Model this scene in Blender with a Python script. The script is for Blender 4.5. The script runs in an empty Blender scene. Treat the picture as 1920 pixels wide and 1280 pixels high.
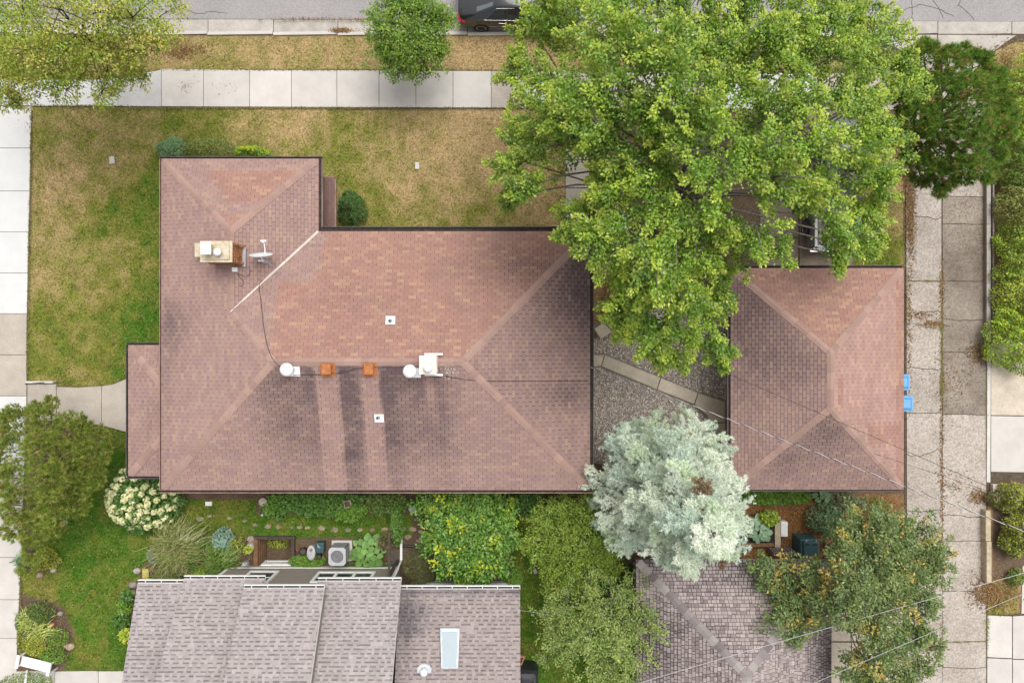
import bpy, math, random
import numpy as np
from mathutils import Vector
random.seed(7)
rng = np.random.default_rng(7)
R = math.radians
sc = bpy.context.scene

# ------------------------------------------------------------------ camera, sky, sun, exposure
H = 28.8                                   # camera height above the yards (m)
F = 1280.0                                 # focal length in photograph pixels
cam_d = bpy.data.cameras.new('camera'); cam = bpy.data.objects.new('camera', cam_d)
sc.collection.objects.link(cam); sc.camera = cam
cam.location = (0, 0, H); cam.rotation_euler = (0, 0, 0)
cam_d.sensor_width = 36.0; cam_d.lens = 24.0; cam_d.clip_end = 1000.0

SUN_EL, SUN_AZ = 64.0, 30.0                # overcast: a broad soft sun from the upper right
w = bpy.data.worlds.new('World'); sc.world = w; w.use_nodes = True
nt = w.node_tree; nt.nodes.clear()
sky = nt.nodes.new('ShaderNodeTexSky'); sky.sky_type = 'NISHITA'; sky.sun_disc = False
sky.sun_elevation = R(SUN_EL); sky.sun_rotation = R(SUN_AZ)
sky.air_density = 1.0; sky.dust_density = 4.0; sky.ozone_density = 1.0
hs = nt.nodes.new('ShaderNodeHueSaturation'); hs.inputs['Saturation'].default_value = 0.10
bg = nt.nodes.new('ShaderNodeBackground'); bg.inputs['Strength'].default_value = 0.12
wo = nt.nodes.new('ShaderNodeOutputWorld')
nt.links.new(sky.outputs[0], hs.inputs['Color']); nt.links.new(hs.outputs[0], bg.inputs['Color'])
nt.links.new(bg.outputs[0], wo.inputs['Surface'])
sun_d = bpy.data.lights.new('sun', 'SUN'); sun = bpy.data.objects.new('sun', sun_d)
sc.collection.objects.link(sun)
sun_d.energy = 1.1; sun_d.angle = R(50); sun_d.color = (1.0, 0.965, 0.91)
sd = Vector((math.sin(R(SUN_AZ))*math.cos(R(SUN_EL)), math.cos(R(SUN_AZ))*math.cos(R(SUN_EL)), math.sin(R(SUN_EL))))
sun.rotation_euler = sd.to_track_quat('Z', 'Y').to_euler(); sun.location = sd*60
vs = sc.view_settings
vs.view_transform = 'Standard'; vs.look = 'None'; vs.gamma = 1.0; vs.use_curve_mapping = False
vs.exposure = 0.80

# ------------------------------------------------------------------ helpers
def P(px, py, z=0.0):
    """photograph pixel -> world x, y at height z (measuring aid)"""
    return ((px-960)/F*(H-z), (640-py)/F*(H-z))
def P3(px, py, z=0.0):
    x, y = P(px, py, z); return (x, y, z)
def S(npx, z=0.0):
    return npx/F*(H-z)
LOC = {}
def link(o, parent=None):
    sc.collection.objects.link(o)
    if parent is not None:
        o.parent = parent
        LOC[o.name] = LOC[parent.name]
    return o
def thing(name, label, cat, loc=(0, 0, 0), group=None):
    o = bpy.data.objects.new(name, None); o.empty_display_size = 0.2
    sc.collection.objects.link(o); o.location = loc; LOC[o.name] = Vector(loc)
    o['label'] = label; o['category'] = cat
    if group: o['group'] = group
    return o
def tag(o, label, cat=None, group=None, kind=None):
    o['label'] = label
    if cat: o['category'] = cat
    if group: o['group'] = group
    if kind: o['kind'] = kind
    return o
def part(parent, name):
    """an Empty part inside a thing"""
    o = bpy.data.objects.new(name, None); o.empty_display_size = 0.1
    return link(o, parent)

class MB:
    def __init__(s): s.v = []; s.f = []; s.c = []; s.col = (1, 1, 1)
    def add(s, vs_, fs_):
        b = len(s.v); s.v.extend([tuple(p) for p in vs_]); s.c.extend([s.col]*len(vs_))
        s.f.extend([tuple(b+i for i in f) for f in fs_]); return s
    def box(s, x0, x1, y0, y1, z0, z1):
        return s.add([(x0,y0,z0),(x1,y0,z0),(x1,y1,z0),(x0,y1,z0),(x0,y0,z1),(x1,y0,z1),(x1,y1,z1),(x0,y1,z1)],
                     [(0,3,2,1),(4,5,6,7),(0,1,5,4),(1,2,6,5),(2,3,7,6),(3,0,4,7)])
    def obox(s, c, size, rz=0.0, taper=1.0):
        cx, cy, cz = c; hx, hy, hz = size[0]/2, size[1]/2, size[2]/2; ca, sa = math.cos(rz), math.sin(rz); v = []
        for dz, k in ((-hz, 1.0), (hz, taper)):
            for dx, dy in ((-hx,-hy),(hx,-hy),(hx,hy),(-hx,hy)):
                dx *= k; dy *= k
                v.append((cx+dx*ca-dy*sa, cy+dx*sa+dy*ca, cz+dz))
        return s.add(v, [(0,3,2,1),(4,5,6,7),(0,1,5,4),(1,2,6,5),(2,3,7,6),(3,0,4,7)])
    def prism(s, poly, z0, z1):
        n = len(poly); zz0 = z0 if hasattr(z0, '__len__') else [z0]*n; zz1 = z1 if hasattr(z1, '__len__') else [z1]*n
        a = sum(poly[i][0]*poly[(i+1) % n][1]-poly[(i+1) % n][0]*poly[i][1] for i in range(n))
        if a < 0: poly = poly[::-1]; zz0 = zz0[::-1]; zz1 = zz1[::-1]
        v = [(p[0], p[1], z) for p, z in zip(poly, zz0)]+[(p[0], p[1], z) for p, z in zip(poly, zz1)]
        f = [tuple(range(n-1, -1, -1)), tuple(range(n, 2*n))]+[(i, (i+1) % n, n+(i+1) % n, n+i) for i in range(n)]
        return s.add(v, f)
    def loft(s, rings, cap=True, closed=True):
        n = len(rings[0]); v = [p for r in rings for p in r]; f = []
        for k in range(len(rings)-1):
            for i in range(n if closed else n-1):
                j = (i+1) % n
                f.append((k*n+i, k*n+j, (k+1)*n+j, (k+1)*n+i))
        if cap and closed:
            f.append(tuple(range(n-1, -1, -1))); f.append(tuple((len(rings)-1)*n+i for i in range(n)))
        return s.add(v, f)
    def lathe(s, c, prof, seg=14):
        return s.loft([[(c[0]+r*math.cos(2*math.pi*i/seg), c[1]+r*math.sin(2*math.pi*i/seg), c[2]+z) for i in range(seg)] for r, z in prof])
    def tube(s, pts, rad, seg=6, cap=True):
        pts = [Vector(p) for p in pts]; n = len(pts)
        rad = rad if hasattr(rad, '__len__') else [rad]*n
        rings = []
        for i, p in enumerate(pts):
            d = (pts[min(i+1, n-1)]-pts[max(i-1, 0)])
            d = d.normalized() if d.length > 1e-9 else Vector((0, 0, 1))
            a = d.cross(Vector((0, 0, 1)))
            if a.length < 1e-3: a = d.cross(Vector((1, 0, 0)))
            a.normalize(); b = d.cross(a)
            rings.append([p+rad[i]*(math.cos(2*math.pi*k/seg)*a+math.sin(2*math.pi*k/seg)*b) for k in range(seg)])
        return s.loft(rings, cap)
    def mesh(s, name, off=(0, 0, 0), usecol=False, smooth=False):
        me = bpy.data.meshes.new(name)
        me.from_pydata([(p[0]-off[0], p[1]-off[1], p[2]-off[2]) for p in s.v], [], s.f)
        if usecol:
            ca = me.color_attributes.new('Col', 'FLOAT_COLOR', 'POINT')
            ca.data.foreach_set('color', np.array([(c[0], c[1], c[2], 1.0) for c in s.c], dtype=np.float32).ravel())
        if smooth: me.polygons.foreach_set('use_smooth', [True]*len(me.polygons))
        me.update(); return me
    def build(s, name, m, parent=None, usecol=False, smooth=False, bevel=0.0):
        off = LOC[parent.name] if parent is not None else (0, 0, 0)
        me = s.mesh(name, off, usecol, smooth); me.materials.append(m)
        o = bpy.data.objects.new(name, me)
        if parent is None: LOC[name] = Vector((0, 0, 0))
        link(o, parent)
        if parent is None: LOC[o.name] = Vector((0, 0, 0))
        if bevel > 0:
            b = o.modifiers.new('bevel', 'BEVEL'); b.width = bevel; b.segments = 2; b.limit_method = 'ANGLE'; b.angle_limit = R(40)
        return o

def npmesh(name, verts, k, cols, m, parent=None, smooth=False):
    """N faces of k own vertices each; verts (N*k,3), cols (N,3)"""
    n = len(verts)//k
    off = np.array(LOC[parent.name]) if parent is not None else np.zeros(3)
    me = bpy.data.meshes.new(name)
    me.vertices.add(n*k); me.vertices.foreach_set('co', (verts-off).astype(np.float32).ravel())
    me.loops.add(n*k); me.loops.foreach_set('vertex_index', np.arange(n*k, dtype=np.int32))
    me.polygons.add(n); me.polygons.foreach_set('loop_start', np.arange(0, n*k, k, dtype=np.int32))
    ca = me.color_attributes.new('Col', 'FLOAT_COLOR', 'POINT')
    c4 = np.ones((n*k, 4), np.float32); c4[:, :3] = np.repeat(np.clip(cols, 0, 1), k, axis=0) if len(cols) == n else np.clip(cols, 0, 1)
    ca.data.foreach_set('color', c4.ravel())
    me.update(calc_edges=True)
    me.materials.append(m)
    o = bpy.data.objects.new(name, me); link(o, parent)
    if parent is None: LOC[o.name] = Vector((0, 0, 0))
    return o

def copy_tree(o, parent=None):
    c = o.copy(); sc.collection.objects.link(c); c.parent = parent
    for ch in list(o.children): copy_tree(ch, c)
    return c

# value noise in numpy -------------------------------------------------------
def vnoise(x, y, scale, seed):
    g = np.random.default_rng(seed).random((128, 128))
    u = np.asarray(x)/scale+37.3; v = np.asarray(y)/scale+51.7
    i = np.floor(u).astype(int); j = np.floor(v).astype(int); fu = u-i; fv = v-j
    fu = fu*fu*(3-2*fu); fv = fv*fv*(3-2*fv)
    a = g[i % 128, j % 128]; b = g[(i+1) % 128, j % 128]; c = g[i % 128, (j+1) % 128]; d = g[(i+1) % 128, (j+1) % 128]
    return (a*(1-fu)+b*fu)*(1-fv)+(c*(1-fu)+d*fu)*fv
def fbm(x, y, scale, seed, octv=4):
    t = 0; a = 1; s_ = 0
    for k in range(octv):
        t = t+a*vnoise(x, y, scale/2**k, seed+k); s_ += a; a *= 0.55
    return t/s_
def inpoly(x, y, poly):
    x = np.asarray(x); y = np.asarray(y); r = np.zeros(x.shape, bool); n = len(poly)
    for i in range(n):
        x1, y1 = poly[i]; x2, y2 = poly[(i+1) % n]
        c = ((y1 > y) != (y2 > y)) & (x < (x2-x1)*(y-y1)/((y2-y1) if y2 != y1 else 1e-9)+x1)
        r ^= c
    return r
def PX(x, y, z=0.0):
    """world -> photograph pixel at height z"""
    return 960+np.asarray(x)*F/(H-z), 640-np.asarray(y)*F/(H-z)

# ------------------------------------------------------------------ materials
def newmat(name):
    m = bpy.data.materials.new(name); m.use_nodes = True; nt = m.node_tree; nt.nodes.clear()
    out = nt.nodes.new('ShaderNodeOutputMaterial'); return m, nt, out
def mat(name, col, rough=0.7, metal=0.0, var=0.12, scale=6.0, bump=0.0, bscale=60.0, speck=0.0, sscale=90.0, col2=None, spec=0.5, coat=0.0, rnd=0.0):
    m, nt, out = newmat(name); N = nt.nodes.new; L = nt.links.new
    b = N('ShaderNodeBsdfPrincipled'); L(b.outputs[0], out.inputs[0])
    b.inputs['Roughness'].default_value = rough; b.inputs['Metallic'].default_value = metal
    b.inputs['Specular IOR Level'].default_value = spec; b.inputs['Coat Weight'].default_value = coat; b.inputs['Coat Roughness'].default_value = 0.06
    geo = N('ShaderNodeNewGeometry')
    n1 = N('ShaderNodeTexNoise'); n1.inputs['Scale'].default_value = scale; n1.inputs['Detail'].default_value = 6; n1.inputs['Roughness'].default_value = 0.65
    L(geo.outputs['Position'], n1.inputs['Vector'])
    cr = N('ShaderNodeMapRange'); cr.inputs[1].default_value = 0.3; cr.inputs[2].default_value = 0.7
    L(n1.outputs['Fac'], cr.inputs[0])
    mx = N('ShaderNodeMix'); mx.data_type = 'RGBA'
    c2 = col2 if col2 else tuple(c*(1-2*var) for c in col); c1 = col if col2 else tuple(min(1, c*(1+var)) for c in col)
    mx.inputs[6].default_value = (*c1, 1); mx.inputs[7].default_value = (*c2, 1); L(cr.outputs[0], mx.inputs[0])
    last = mx.outputs[2]
    if speck > 0:
        n2 = N('ShaderNodeTexNoise'); n2.inputs['Scale'].default_value = sscale; n2.inputs['Detail'].default_value = 3
        L(geo.outputs['Position'], n2.inputs['Vector'])
        r2 = N('ShaderNodeMapRange'); r2.inputs[1].default_value = 0.35; r2.inputs[2].default_value = 0.65; r2.inputs[3].default_value = 1-speck; r2.inputs[4].default_value = 1+speck*0.6
        L(n2.outputs['Fac'], r2.inputs[0])
        mm = N('ShaderNodeMix'); mm.data_type = 'RGBA'; mm.blend_type = 'MULTIPLY'; mm.inputs[0].default_value = 1
        L(last, mm.inputs[6]); L(r2.outputs[0], mm.inputs[7]); last = mm.outputs[2]
    if rnd > 0:
        oi = N('ShaderNodeObjectInfo'); r3 = N('ShaderNodeMapRange'); r3.inputs[3].default_value = 1-rnd; r3.inputs[4].default_value = 1+rnd*0.5
        L(oi.outputs['Random'], r3.inputs[0])
        mm = N('ShaderNodeMix'); mm.data_type = 'RGBA'; mm.blend_type = 'MULTIPLY'; mm.inputs[0].default_value = 1
        L(last, mm.inputs[6]); L(r3.outputs[0], mm.inputs[7]); last = mm.outputs[2]
    L(last, b.inputs['Base Color'])
    if bump > 0:
        n3 = N('ShaderNodeTexNoise'); n3.inputs['Scale'].default_value = bscale; n3.inputs['Detail'].default_value = 4
        L(geo.outputs['Position'], n3.inputs['Vector'])
        bp = N('ShaderNodeBump'); bp.inputs['Strength'].default_value = bump; bp.inputs['Distance'].default_value = 0.02
        L(n3.outputs['Fac'], bp.inputs['Height']); L(bp.outputs[0], b.inputs['Normal'])
    return m
def mat_col(name, rough=0.85, var=0.15, scale=40.0, bump=0.3, bscale=80.0, spec=0.3):
    """colour from the Col attribute, with fine procedural grain"""
    m, nt, out = newmat(name); N = nt.nodes.new; L = nt.links.new
    b = N('ShaderNodeBsdfPrincipled'); L(b.outputs[0], out.inputs[0]); b.inputs['Roughness'].default_value = rough
    b.inputs['Specular IOR Level'].default_value = spec
    at = N('ShaderNodeAttribute'); at.attribute_name = 'Col'
    geo = N('ShaderNodeNewGeometry'); n1 = N('ShaderNodeTexNoise'); n1.inputs['Scale'].default_value = scale; n1.inputs['Detail'].default_value = 5
    L(geo.outputs['Position'], n1.inputs['Vector'])
    r = N('ShaderNodeMapRange'); r.inputs[1].default_value = 0.3; r.inputs[2].default_value = 0.7; r.inputs[3].default_value = 1-var; r.inputs[4].default_value = 1+var
    L(n1.outputs['Fac'], r.inputs[0])
    mm = N('ShaderNodeMix'); mm.data_type = 'RGBA'; mm.blend_type = 'MULTIPLY'; mm.inputs[0].default_value = 1
    L(at.outputs['Color'], mm.inputs[6]); L(r.outputs[0], mm.inputs[7]); L(mm.outputs[2], b.inputs['Base Color'])
    if bump > 0:
        n3 = N('ShaderNodeTexNoise'); n3.inputs['Scale'].default_value = bscale; L(geo.outputs['Position'], n3.inputs['Vector'])
        bp = N('ShaderNodeBump'); bp.inputs['Strength'].default_value = bump; bp.inputs['Distance'].default_value = 0.02
        L(n3.outputs['Fac'], bp.inputs['Height']); L(bp.outputs[0], b.inputs['Normal'])
    return m
def mat_leaf(name, trans=0.35, gloss=0.08, rough=0.45):
    m, nt, out = newmat(name); N = nt.nodes.new; L = nt.links.new
    at = N('ShaderNodeAttribute'); at.attribute_name = 'Col'
    d = N('ShaderNodeBsdfDiffuse'); t = N('ShaderNodeBsdfTranslucent'); g = N('ShaderNodeBsdfGlossy'); g.inputs['Roughness'].default_value = rough
    g.inputs['Color'].default_value = (0.95, 0.95, 0.85, 1)
    L(at.outputs['Color'], d.inputs[0]); L(at.outputs['Color'], t.inputs[0])
    m1 = N('ShaderNodeMixShader'); m1.inputs[0].default_value = trans; L(d.outputs[0], m1.inputs[1]); L(t.outputs[0], m1.inputs[2])
    m2 = N('ShaderNodeMixShader'); m2.inputs[0].default_value = gloss*.45; L(m1.outputs[0], m2.inputs[1]); L(g.outputs[0], m2.inputs[2])
    L(m2.outputs[0], out.inputs[0]); return m

M = {}
M['leaf'] = mat_leaf('leaf', .24); M['needle'] = mat_leaf('needle', 0.35, 0.04); M['petal'] = mat_leaf('petal', 0.3, 0.02, 0.7)
M['grass'] = mat_leaf('grass_blade', 0.25, 0.02, 0.7); M['litter'] = mat_leaf('dry_leaf', 0.15, 0.02, 0.7)
M['ground'] = mat_col('ground', 0.95, 0.35, 14.0, 0.6, 30.0)
M['shingle'] = mat_col('asphalt_shingle', 0.95, 0.16, 45.0, 0.35, 120.0, 0.2)
M['stone'] = mat_col('pebble', 0.8, 0.15, 30.0, 0.1)
M['brick'] = mat('brick', (0.42, 0.17, 0.07), 0.9, var=0.25, scale=14, bump=0.3, rnd=0.45)
M['mortar'] = mat('mortar', (0.30, 0.22, 0.15), 0.95, var=0.2, scale=20)
M['underlay'] = mat('roof_underlay', (0.08, 0.058, 0.053), 0.95, var=0.2)
M['underlay_n'] = mat('roof_underlay_grey', (0.06, 0.045, 0.045), 0.95, var=0.2)
M['bark'] = mat('bark', (0.20, 0.17, 0.14), 0.95, var=0.25, scale=12, bump=0.6, bscale=30)
M['bark_d'] = mat('bark_dark', (0.09, 0.065, 0.05), 0.95, var=0.25, scale=12, bump=0.6, bscale=30)
M['conc_new'] = mat('concrete_new', (0.575, 0.57, 0.56), 0.9, var=0.03, scale=1.5, speck=0.03, sscale=60, rnd=0.04)
M['conc_stain'] = mat('concrete_smudged', (0.56, 0.555, 0.545), 0.9, scale=0.8, speck=0.05, sscale=60, col2=(0.43, 0.41, 0.40))
M['conc_mid'] = mat('concrete_cream', (0.535, 0.50, 0.465), 0.9, var=0.06, scale=1.2, speck=0.06, sscale=60, rnd=0.06)
M['conc_old'] = mat('concrete_tan', (0.42, 0.368, 0.315), 0.92, var=0.08, scale=1.5, speck=0.16, sscale=28, bump=0.2, rnd=0.08)
M['conc_path'] = mat('concrete_path', (0.55, 0.475, 0.38), 0.92, var=0.12, scale=1.6, speck=0.14, sscale=30, bump=0.2, rnd=0.06)
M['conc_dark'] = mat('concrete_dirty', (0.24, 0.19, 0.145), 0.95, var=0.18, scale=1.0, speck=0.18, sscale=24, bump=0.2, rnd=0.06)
M['curb'] = mat('concrete_curb', (0.43, 0.39, 0.35), 0.92, var=0.12, scale=2.0, speck=0.16, sscale=30, rnd=0.06)
M['asphalt'] = mat('asphalt', (0.30, 0.28, 0.28), 0.95, var=0.06, scale=0.5, speck=0.2, sscale=22, bump=0.3, bscale=50)
M['joint'] = mat('joint_dirt', (0.10, 0.075, 0.05), 0.97, var=0.3, scale=5)
M['white'] = mat('white_paint', (0.82, 0.82, 0.80), 0.5, var=0.04, scale=5)
M['white_metal'] = mat('white_metal', (0.80, 0.81, 0.82), 0.4, var=0.06, scale=8)
M['rust_metal'] = mat('rust_orange_metal', (0.42, 0.15, 0.045), 0.75, var=0.22, scale=14, bump=0.1)
M['galv'] = mat('galvanised_metal', (0.42, 0.45, 0.48), 0.5, 0.3, var=0.12, scale=6)
M['flash'] = mat('valley_metal', (0.62, 0.60, 0.57), 0.6, var=0.2, scale=3, col2=(0.42, 0.33, 0.25))
M['gutter'] = mat('gutter_brown_paint', (0.27, 0.165, 0.135), 0.55, var=0.25, scale=2.5)
M['gutter_dk'] = mat('gutter_dark_paint', (0.085, 0.065, 0.06), 0.6, var=0.3, scale=3)
M['debris'] = mat('gutter_debris', (0.045, 0.035, 0.03), 0.95, var=0.4, scale=9, bump=0.5)
M['stucco'] = mat('stucco_tan', (0.50, 0.42, 0.34), 0.9, var=0.08, scale=3, bump=0.2)
M['siding'] = mat('siding_taupe', (0.25, 0.215, 0.185), 0.85, var=0.06, scale=3)
M['mortar_cap'] = mat('chimney_mortar_cap', (0.62, 0.56, 0.45), 0.92, var=0.18, scale=6, bump=0.3, col2=(0.42, 0.33, 0.20))
M['glass'] = mat('window_glass', (0.045, 0.05, 0.05), 0.06, var=0.1, scale=2)
M['skyglass'] = mat('skylight_glass', (0.36, 0.42, 0.45), 0.4, var=0.03, scale=2, spec=.2)
M['dish'] = mat('dish_grey', (0.62, 0.66, 0.68), 0.5, var=0.05, scale=8)
M['cable'] = mat('black_cable', (0.035, 0.025, 0.022), 0.7, var=0.2)
M['wire_w'] = mat('bare_wire', (0.55, 0.55, 0.55), 0.6, 0.0, var=0.05)
M['wood'] = mat('timber_weathered', (0.46, 0.38, 0.26), 0.9, var=0.16, scale=5, bump=0.3)
M['wood_br'] = mat('timber_brown', (0.20, 0.105, 0.05), 0.85, var=0.25, scale=7, bump=0.3)
M['wood_dk'] = mat('timber_dark', (0.075, 0.055, 0.042), 0.9, var=0.25, scale=7, bump=0.3)
M['wood_gr'] = mat('timber_grey', (0.27, 0.23, 0.20), 0.9, var=0.2, scale=7, bump=0.3)
M['green_pl'] = mat('green_plastic', (0.035, 0.085, 0.095), 0.5, var=0.12, scale=6)
M['blue_pl'] = mat('blue_plastic', (0.06, 0.22, 0.47), 0.45, var=0.06, scale=6)
M['blue_lt'] = mat('pale_blue_plastic', (0.13, 0.34, 0.58), 0.45, var=0.05, scale=6)
M['yellow'] = mat('yellow_plastic', (0.62, 0.55, 0.02), 0.5, var=0.06, scale=6)
M['black_pl'] = mat('black_plastic', (0.02, 0.02, 0.022), 0.5, var=0.2, scale=8)
M['grill'] = mat('grill_cover', (0.035, 0.038, 0.045), 0.55, var=0.2, scale=4)
M['grey_pl'] = mat('grey_plastic', (0.42, 0.42, 0.43), 0.55, var=0.1, scale=6)
M['ac'] = mat('ac_grey_metal', (0.17, 0.17, 0.175), 0.55, 0.2, var=0.1, scale=6)
M['ac_lt'] = mat('ac_light_grey_metal', (0.46, 0.46, 0.47), 0.5, var=0.06, scale=6)
M['fan'] = mat('fan_blade', (0.48, 0.40, 0.36), 0.6, var=0.1)
M['paint_blk'] = mat('black_car_paint', (0.018, 0.019, 0.022), 0.25, 0.2, var=0.05, coat=1.0)
M['paint_gry'] = mat('grey_truck_paint', (0.10, 0.105, 0.115), 0.35, 0.2, var=0.05, coat=1.0)
M['chrome'] = mat('chrome', (0.55, 0.55, 0.57), 0.25, 1.0, var=0.03)
M['tyre'] = mat('tyre_rubber', (0.018, 0.018, 0.018), 0.85, var=0.2)
M['red'] = mat('red_lens', (0.45, 0.015, 0.02), 0.2, var=0.1, coat=0.6)
M['truckbed'] = mat('truck_bed_liner', (0.22, 0.19, 0.165), 0.85, var=0.2, scale=6)
M['pink'] = mat('pink_paint', (0.55, 0.20, 0.17), 0.6, var=0.1)
M['orange'] = mat('orange_paint', (0.62, 0.30, 0.12), 0.6, var=0.1)
M['terracotta'] = mat('terracotta', (0.36, 0.15, 0.08), 0.85, var=0.15)
M['rock'] = mat('rock', (0.40, 0.34, 0.28), 0.9, var=0.2, scale=9, bump=0.4, rnd=0.35)
M['paver'] = mat('paver_sandstone', (0.36, 0.285, 0.195), 0.92, var=0.2, scale=6, bump=0.3, rnd=0.3)

# ------------------------------------------------------------------ ground, lawn
LAWN = [
 [(-120,66),(1640,70),(1640,128),(930,133),(303,130),(245,147),(150,150),(-120,150)],
 [(61,202),(1120,205),(1130,432),(620,432),(600,720),(240,745),(200,724),(105,723),(50,716)],
 [(196,800),(240,800),(250,905),(350,935),(480,935),(480,965),(770,965),(770,1006),(480,1010),(420,1000),(300,1010),(268,1062),(250,1100),(236,1256),(120,1256),(140,1190),(118,1135),(60,1118),(41,1110),(43,1078),(60,1066),(62,990),(60,930),(110,870),(195,860)],
 [(958,955),(1050,985),(1190,1090),(1200,1300),(960,1300),(960,1090)],
 [(1596,280),(1697,280),(1697,500),(1570,500)],
 [(1862,78),(1980,70),(1980,150),(1850,150)],
 [(1860,1095),(1912,1080),(1908,1152),(1850,1150)],
]
LAWN_W = [[P(*p) for p in poly] for poly in LAWN]
DRY = [(300,100,.95),(450,100,.75),(560,95,.7),(640,105,.78),(760,115,.9),(880,110,.98),(980,120,.9),(1300,100,.6),
 (80,230,.62),(120,300,.85),(250,235,.6),(200,300,.75),(285,380,.2),(235,430,.3),(90,350,.9),(95,420,.85),(100,500,.65),(200,500,.5),(270,550,.15),(280,460,.2),(120,600,.4),(210,620,.42),(80,680,.35),(150,690,.5),(225,690,.2),(250,640,.05),
 (400,215,.35),(350,225,.45),(450,230,.55),(560,230,.85),(600,275,.45),(630,310,.3),(675,335,.2),(650,300,.35),(720,280,.65),(800,255,.8),(900,240,.95),(760,350,.75),(820,320,.9),(870,340,.75),(720,412,.35),(800,415,.5),(900,405,.6),(950,395,.5),(1000,250,1.05),(1010,380,.75),(1040,400,.7),
 (150,1050,0.02),(200,1010,.05),(180,1150,.04),(150,1110,.12),(200,1230,.18),(75,1120,.6),(215,900,.15),(400,955,.25),(450,990,.1),(600,990,.06),(740,990,.1),(1000,1050,.1),(1000,1120,.15),(1010,1220,.2),(1090,1200,.25),
 (1640,400,.5),(1670,340,.9),(1650,470,.2),(1900,110,.85),(1880,1110,.6)]
DW = np.array([(*P(a, b), c if b > 760 else .1+.8*c if a < 300 else .2+.84*c) for a, b, c in DRY])
def lawn_mask(x, y):
    m = np.zeros(np.shape(x), bool)
    for p in LAWN_W: m |= inpoly(x, y, p)
    return m
def dryness(x, y):
    num = 0; den = 0
    for cx, cy, v in DW:
        wgt = 1.0/((x-cx)**2+(y-cy)**2+0.25)**1.6; num = num+wgt*v; den = den+wgt
    d = num/den
    return d+(fbm(x, y, 2.2, 11)-0.5)*0.55+(fbm(x, y, 0.45, 21)-0.5)*0.8
GREEN_L = np.array((0.062, 0.15, 0.010)); OLIVE = np.array((0.185, 0.19, 0.03)); TAN = np.array((0.42, 0.298, 0.145))
def lawn_col(d):
    d = np.clip(d, 0, 1)[..., None]
    return np.where(d < 0.45, GREEN_L+(OLIVE-GREEN_L)*(d/0.45), OLIVE+(TAN-OLIVE)*((d-0.45)/0.55))
SOIL = np.array((0.115, 0.078, 0.05)); MULCH = np.array((0.19, 0.105, 0.05)); DRYSOIL = np.array((0.27, 0.165, 0.085))
MULCH_W = [[P(*p) for p in q] for q in [[(1390,935),(1545,935),(1560,1048),(1380,1048)], [(1585,925),(1700,925),(1700,975),(1600,975)]]]
DRY_W = [[P(*p) for p in q] for q in [[(1105,480),(1190,480),(1180,590),(1112,625)], [(1820,925),(1862,925),(1862,1150),(1815,1110)], [(1862,1085),(1925,1085),(1912,1152),(1862,1152)], [(1858,250),(1990,250),(1990,640),(1858,640)]]]
WELL = (*P(484, 1062), *P(548, 1012))      # sunken window well x0,y0,x1,y1
def build_ground():
    st = 0.12; xs = np.arange(-26, 26.01, st); ys = np.arange(-18.5, 18.51, st)
    X, Y = np.meshgrid(xs, ys); nx, ny = len(xs), len(ys)
    Z = (fbm(X, Y, 0.8, 5)-0.5)*0.03-0.012
    well = (X > WELL[0]) & (X < WELL[2]) & (Y > WELL[1]) & (Y < WELL[3]); Z = np.where(well, -0.75, Z); Z = np.where(Y > 13.0+0.012*(X+20)*0-0.0035*X, -0.28, Z)
    C = np.empty(X.shape+(3,)); C[:] = SOIL; C *= (0.7+0.6*fbm(X, Y, 0.7, 31))[..., None]
    for q in MULCH_W: k = inpoly(X, Y, q); C[k] = MULCH*(0.6+0.8*fbm(X, Y, 0.4, 41)[k])[:, None]
    for q in DRY_W: k = inpoly(X, Y, q); C[k] = DRYSOIL*(0.5+1.0*fbm(X, Y, 0.6, 43)[k])[:, None]
    k = lawn_mask(X, Y); C[k] = lawn_col(dryness(X[k], Y[k]))*(0.72+0.3*fbm(X, Y, 0.35, 51)[k])[:, None]
    out = (np.abs(X) > 23.6) | (np.abs(Y) > 15.6)
    me = bpy.data.meshes.new('ground')
    v = np.stack([X, Y, Z], -1).reshape(-1, 3); me.vertices.add(len(v)); me.vertices.foreach_set('co', v.astype(np.float32).ravel())
    idx = np.arange(nx*ny).reshape(ny, nx); q = np.stack([idx[:-1, :-1], idx[:-1, 1:], idx[1:, 1:], idx[1:, :-1]], -1).reshape(-1, 4)
    me.loops.add(q.size); me.loops.foreach_set('vertex_index', q.astype(np.int32).ravel())
    me.polygons.add(len(q)); me.polygons.foreach_set('loop_start', np.arange(0, q.size, 4, dtype=np.int32))
    ca = me.color_attributes.new('Col', 'FLOAT_COLOR', 'POINT'); c4 = np.ones((len(v), 4), np.float32); c4[:, :3] = np.clip(C.reshape(-1, 3), 0, 1)
    ca.data.foreach_set('color', c4.ravel()); me.update(calc_edges=True); me.materials.append(M['ground'])
    o = bpy.data.objects.new('ground', me); sc.collection.objects.link(o)
    tag(o, 'yard soil and turf under the whole block', kind='structure')
    far = MB(); a = 26.0; b = 400.0
    for x0, x1, y0, y1 in ((-b, -a, -b, b), (a, b, -b, b), (-a, a, 18.5, b), (-a, a, -b, -18.5)):
        far.add([(x0,y0,-.02),(x1,y0,-.02),(x1,y1,-.02),(x0,y1,-.02)], [(0,1,2,3)])
    o = far.build('terrain', mat('far_turf', (0.16, 0.17, 0.05), 0.95, var=0.3, scale=0.3))
    tag(o, 'wider ground of the neighbourhood beyond the yards', kind='structure')
build_ground()

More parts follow.
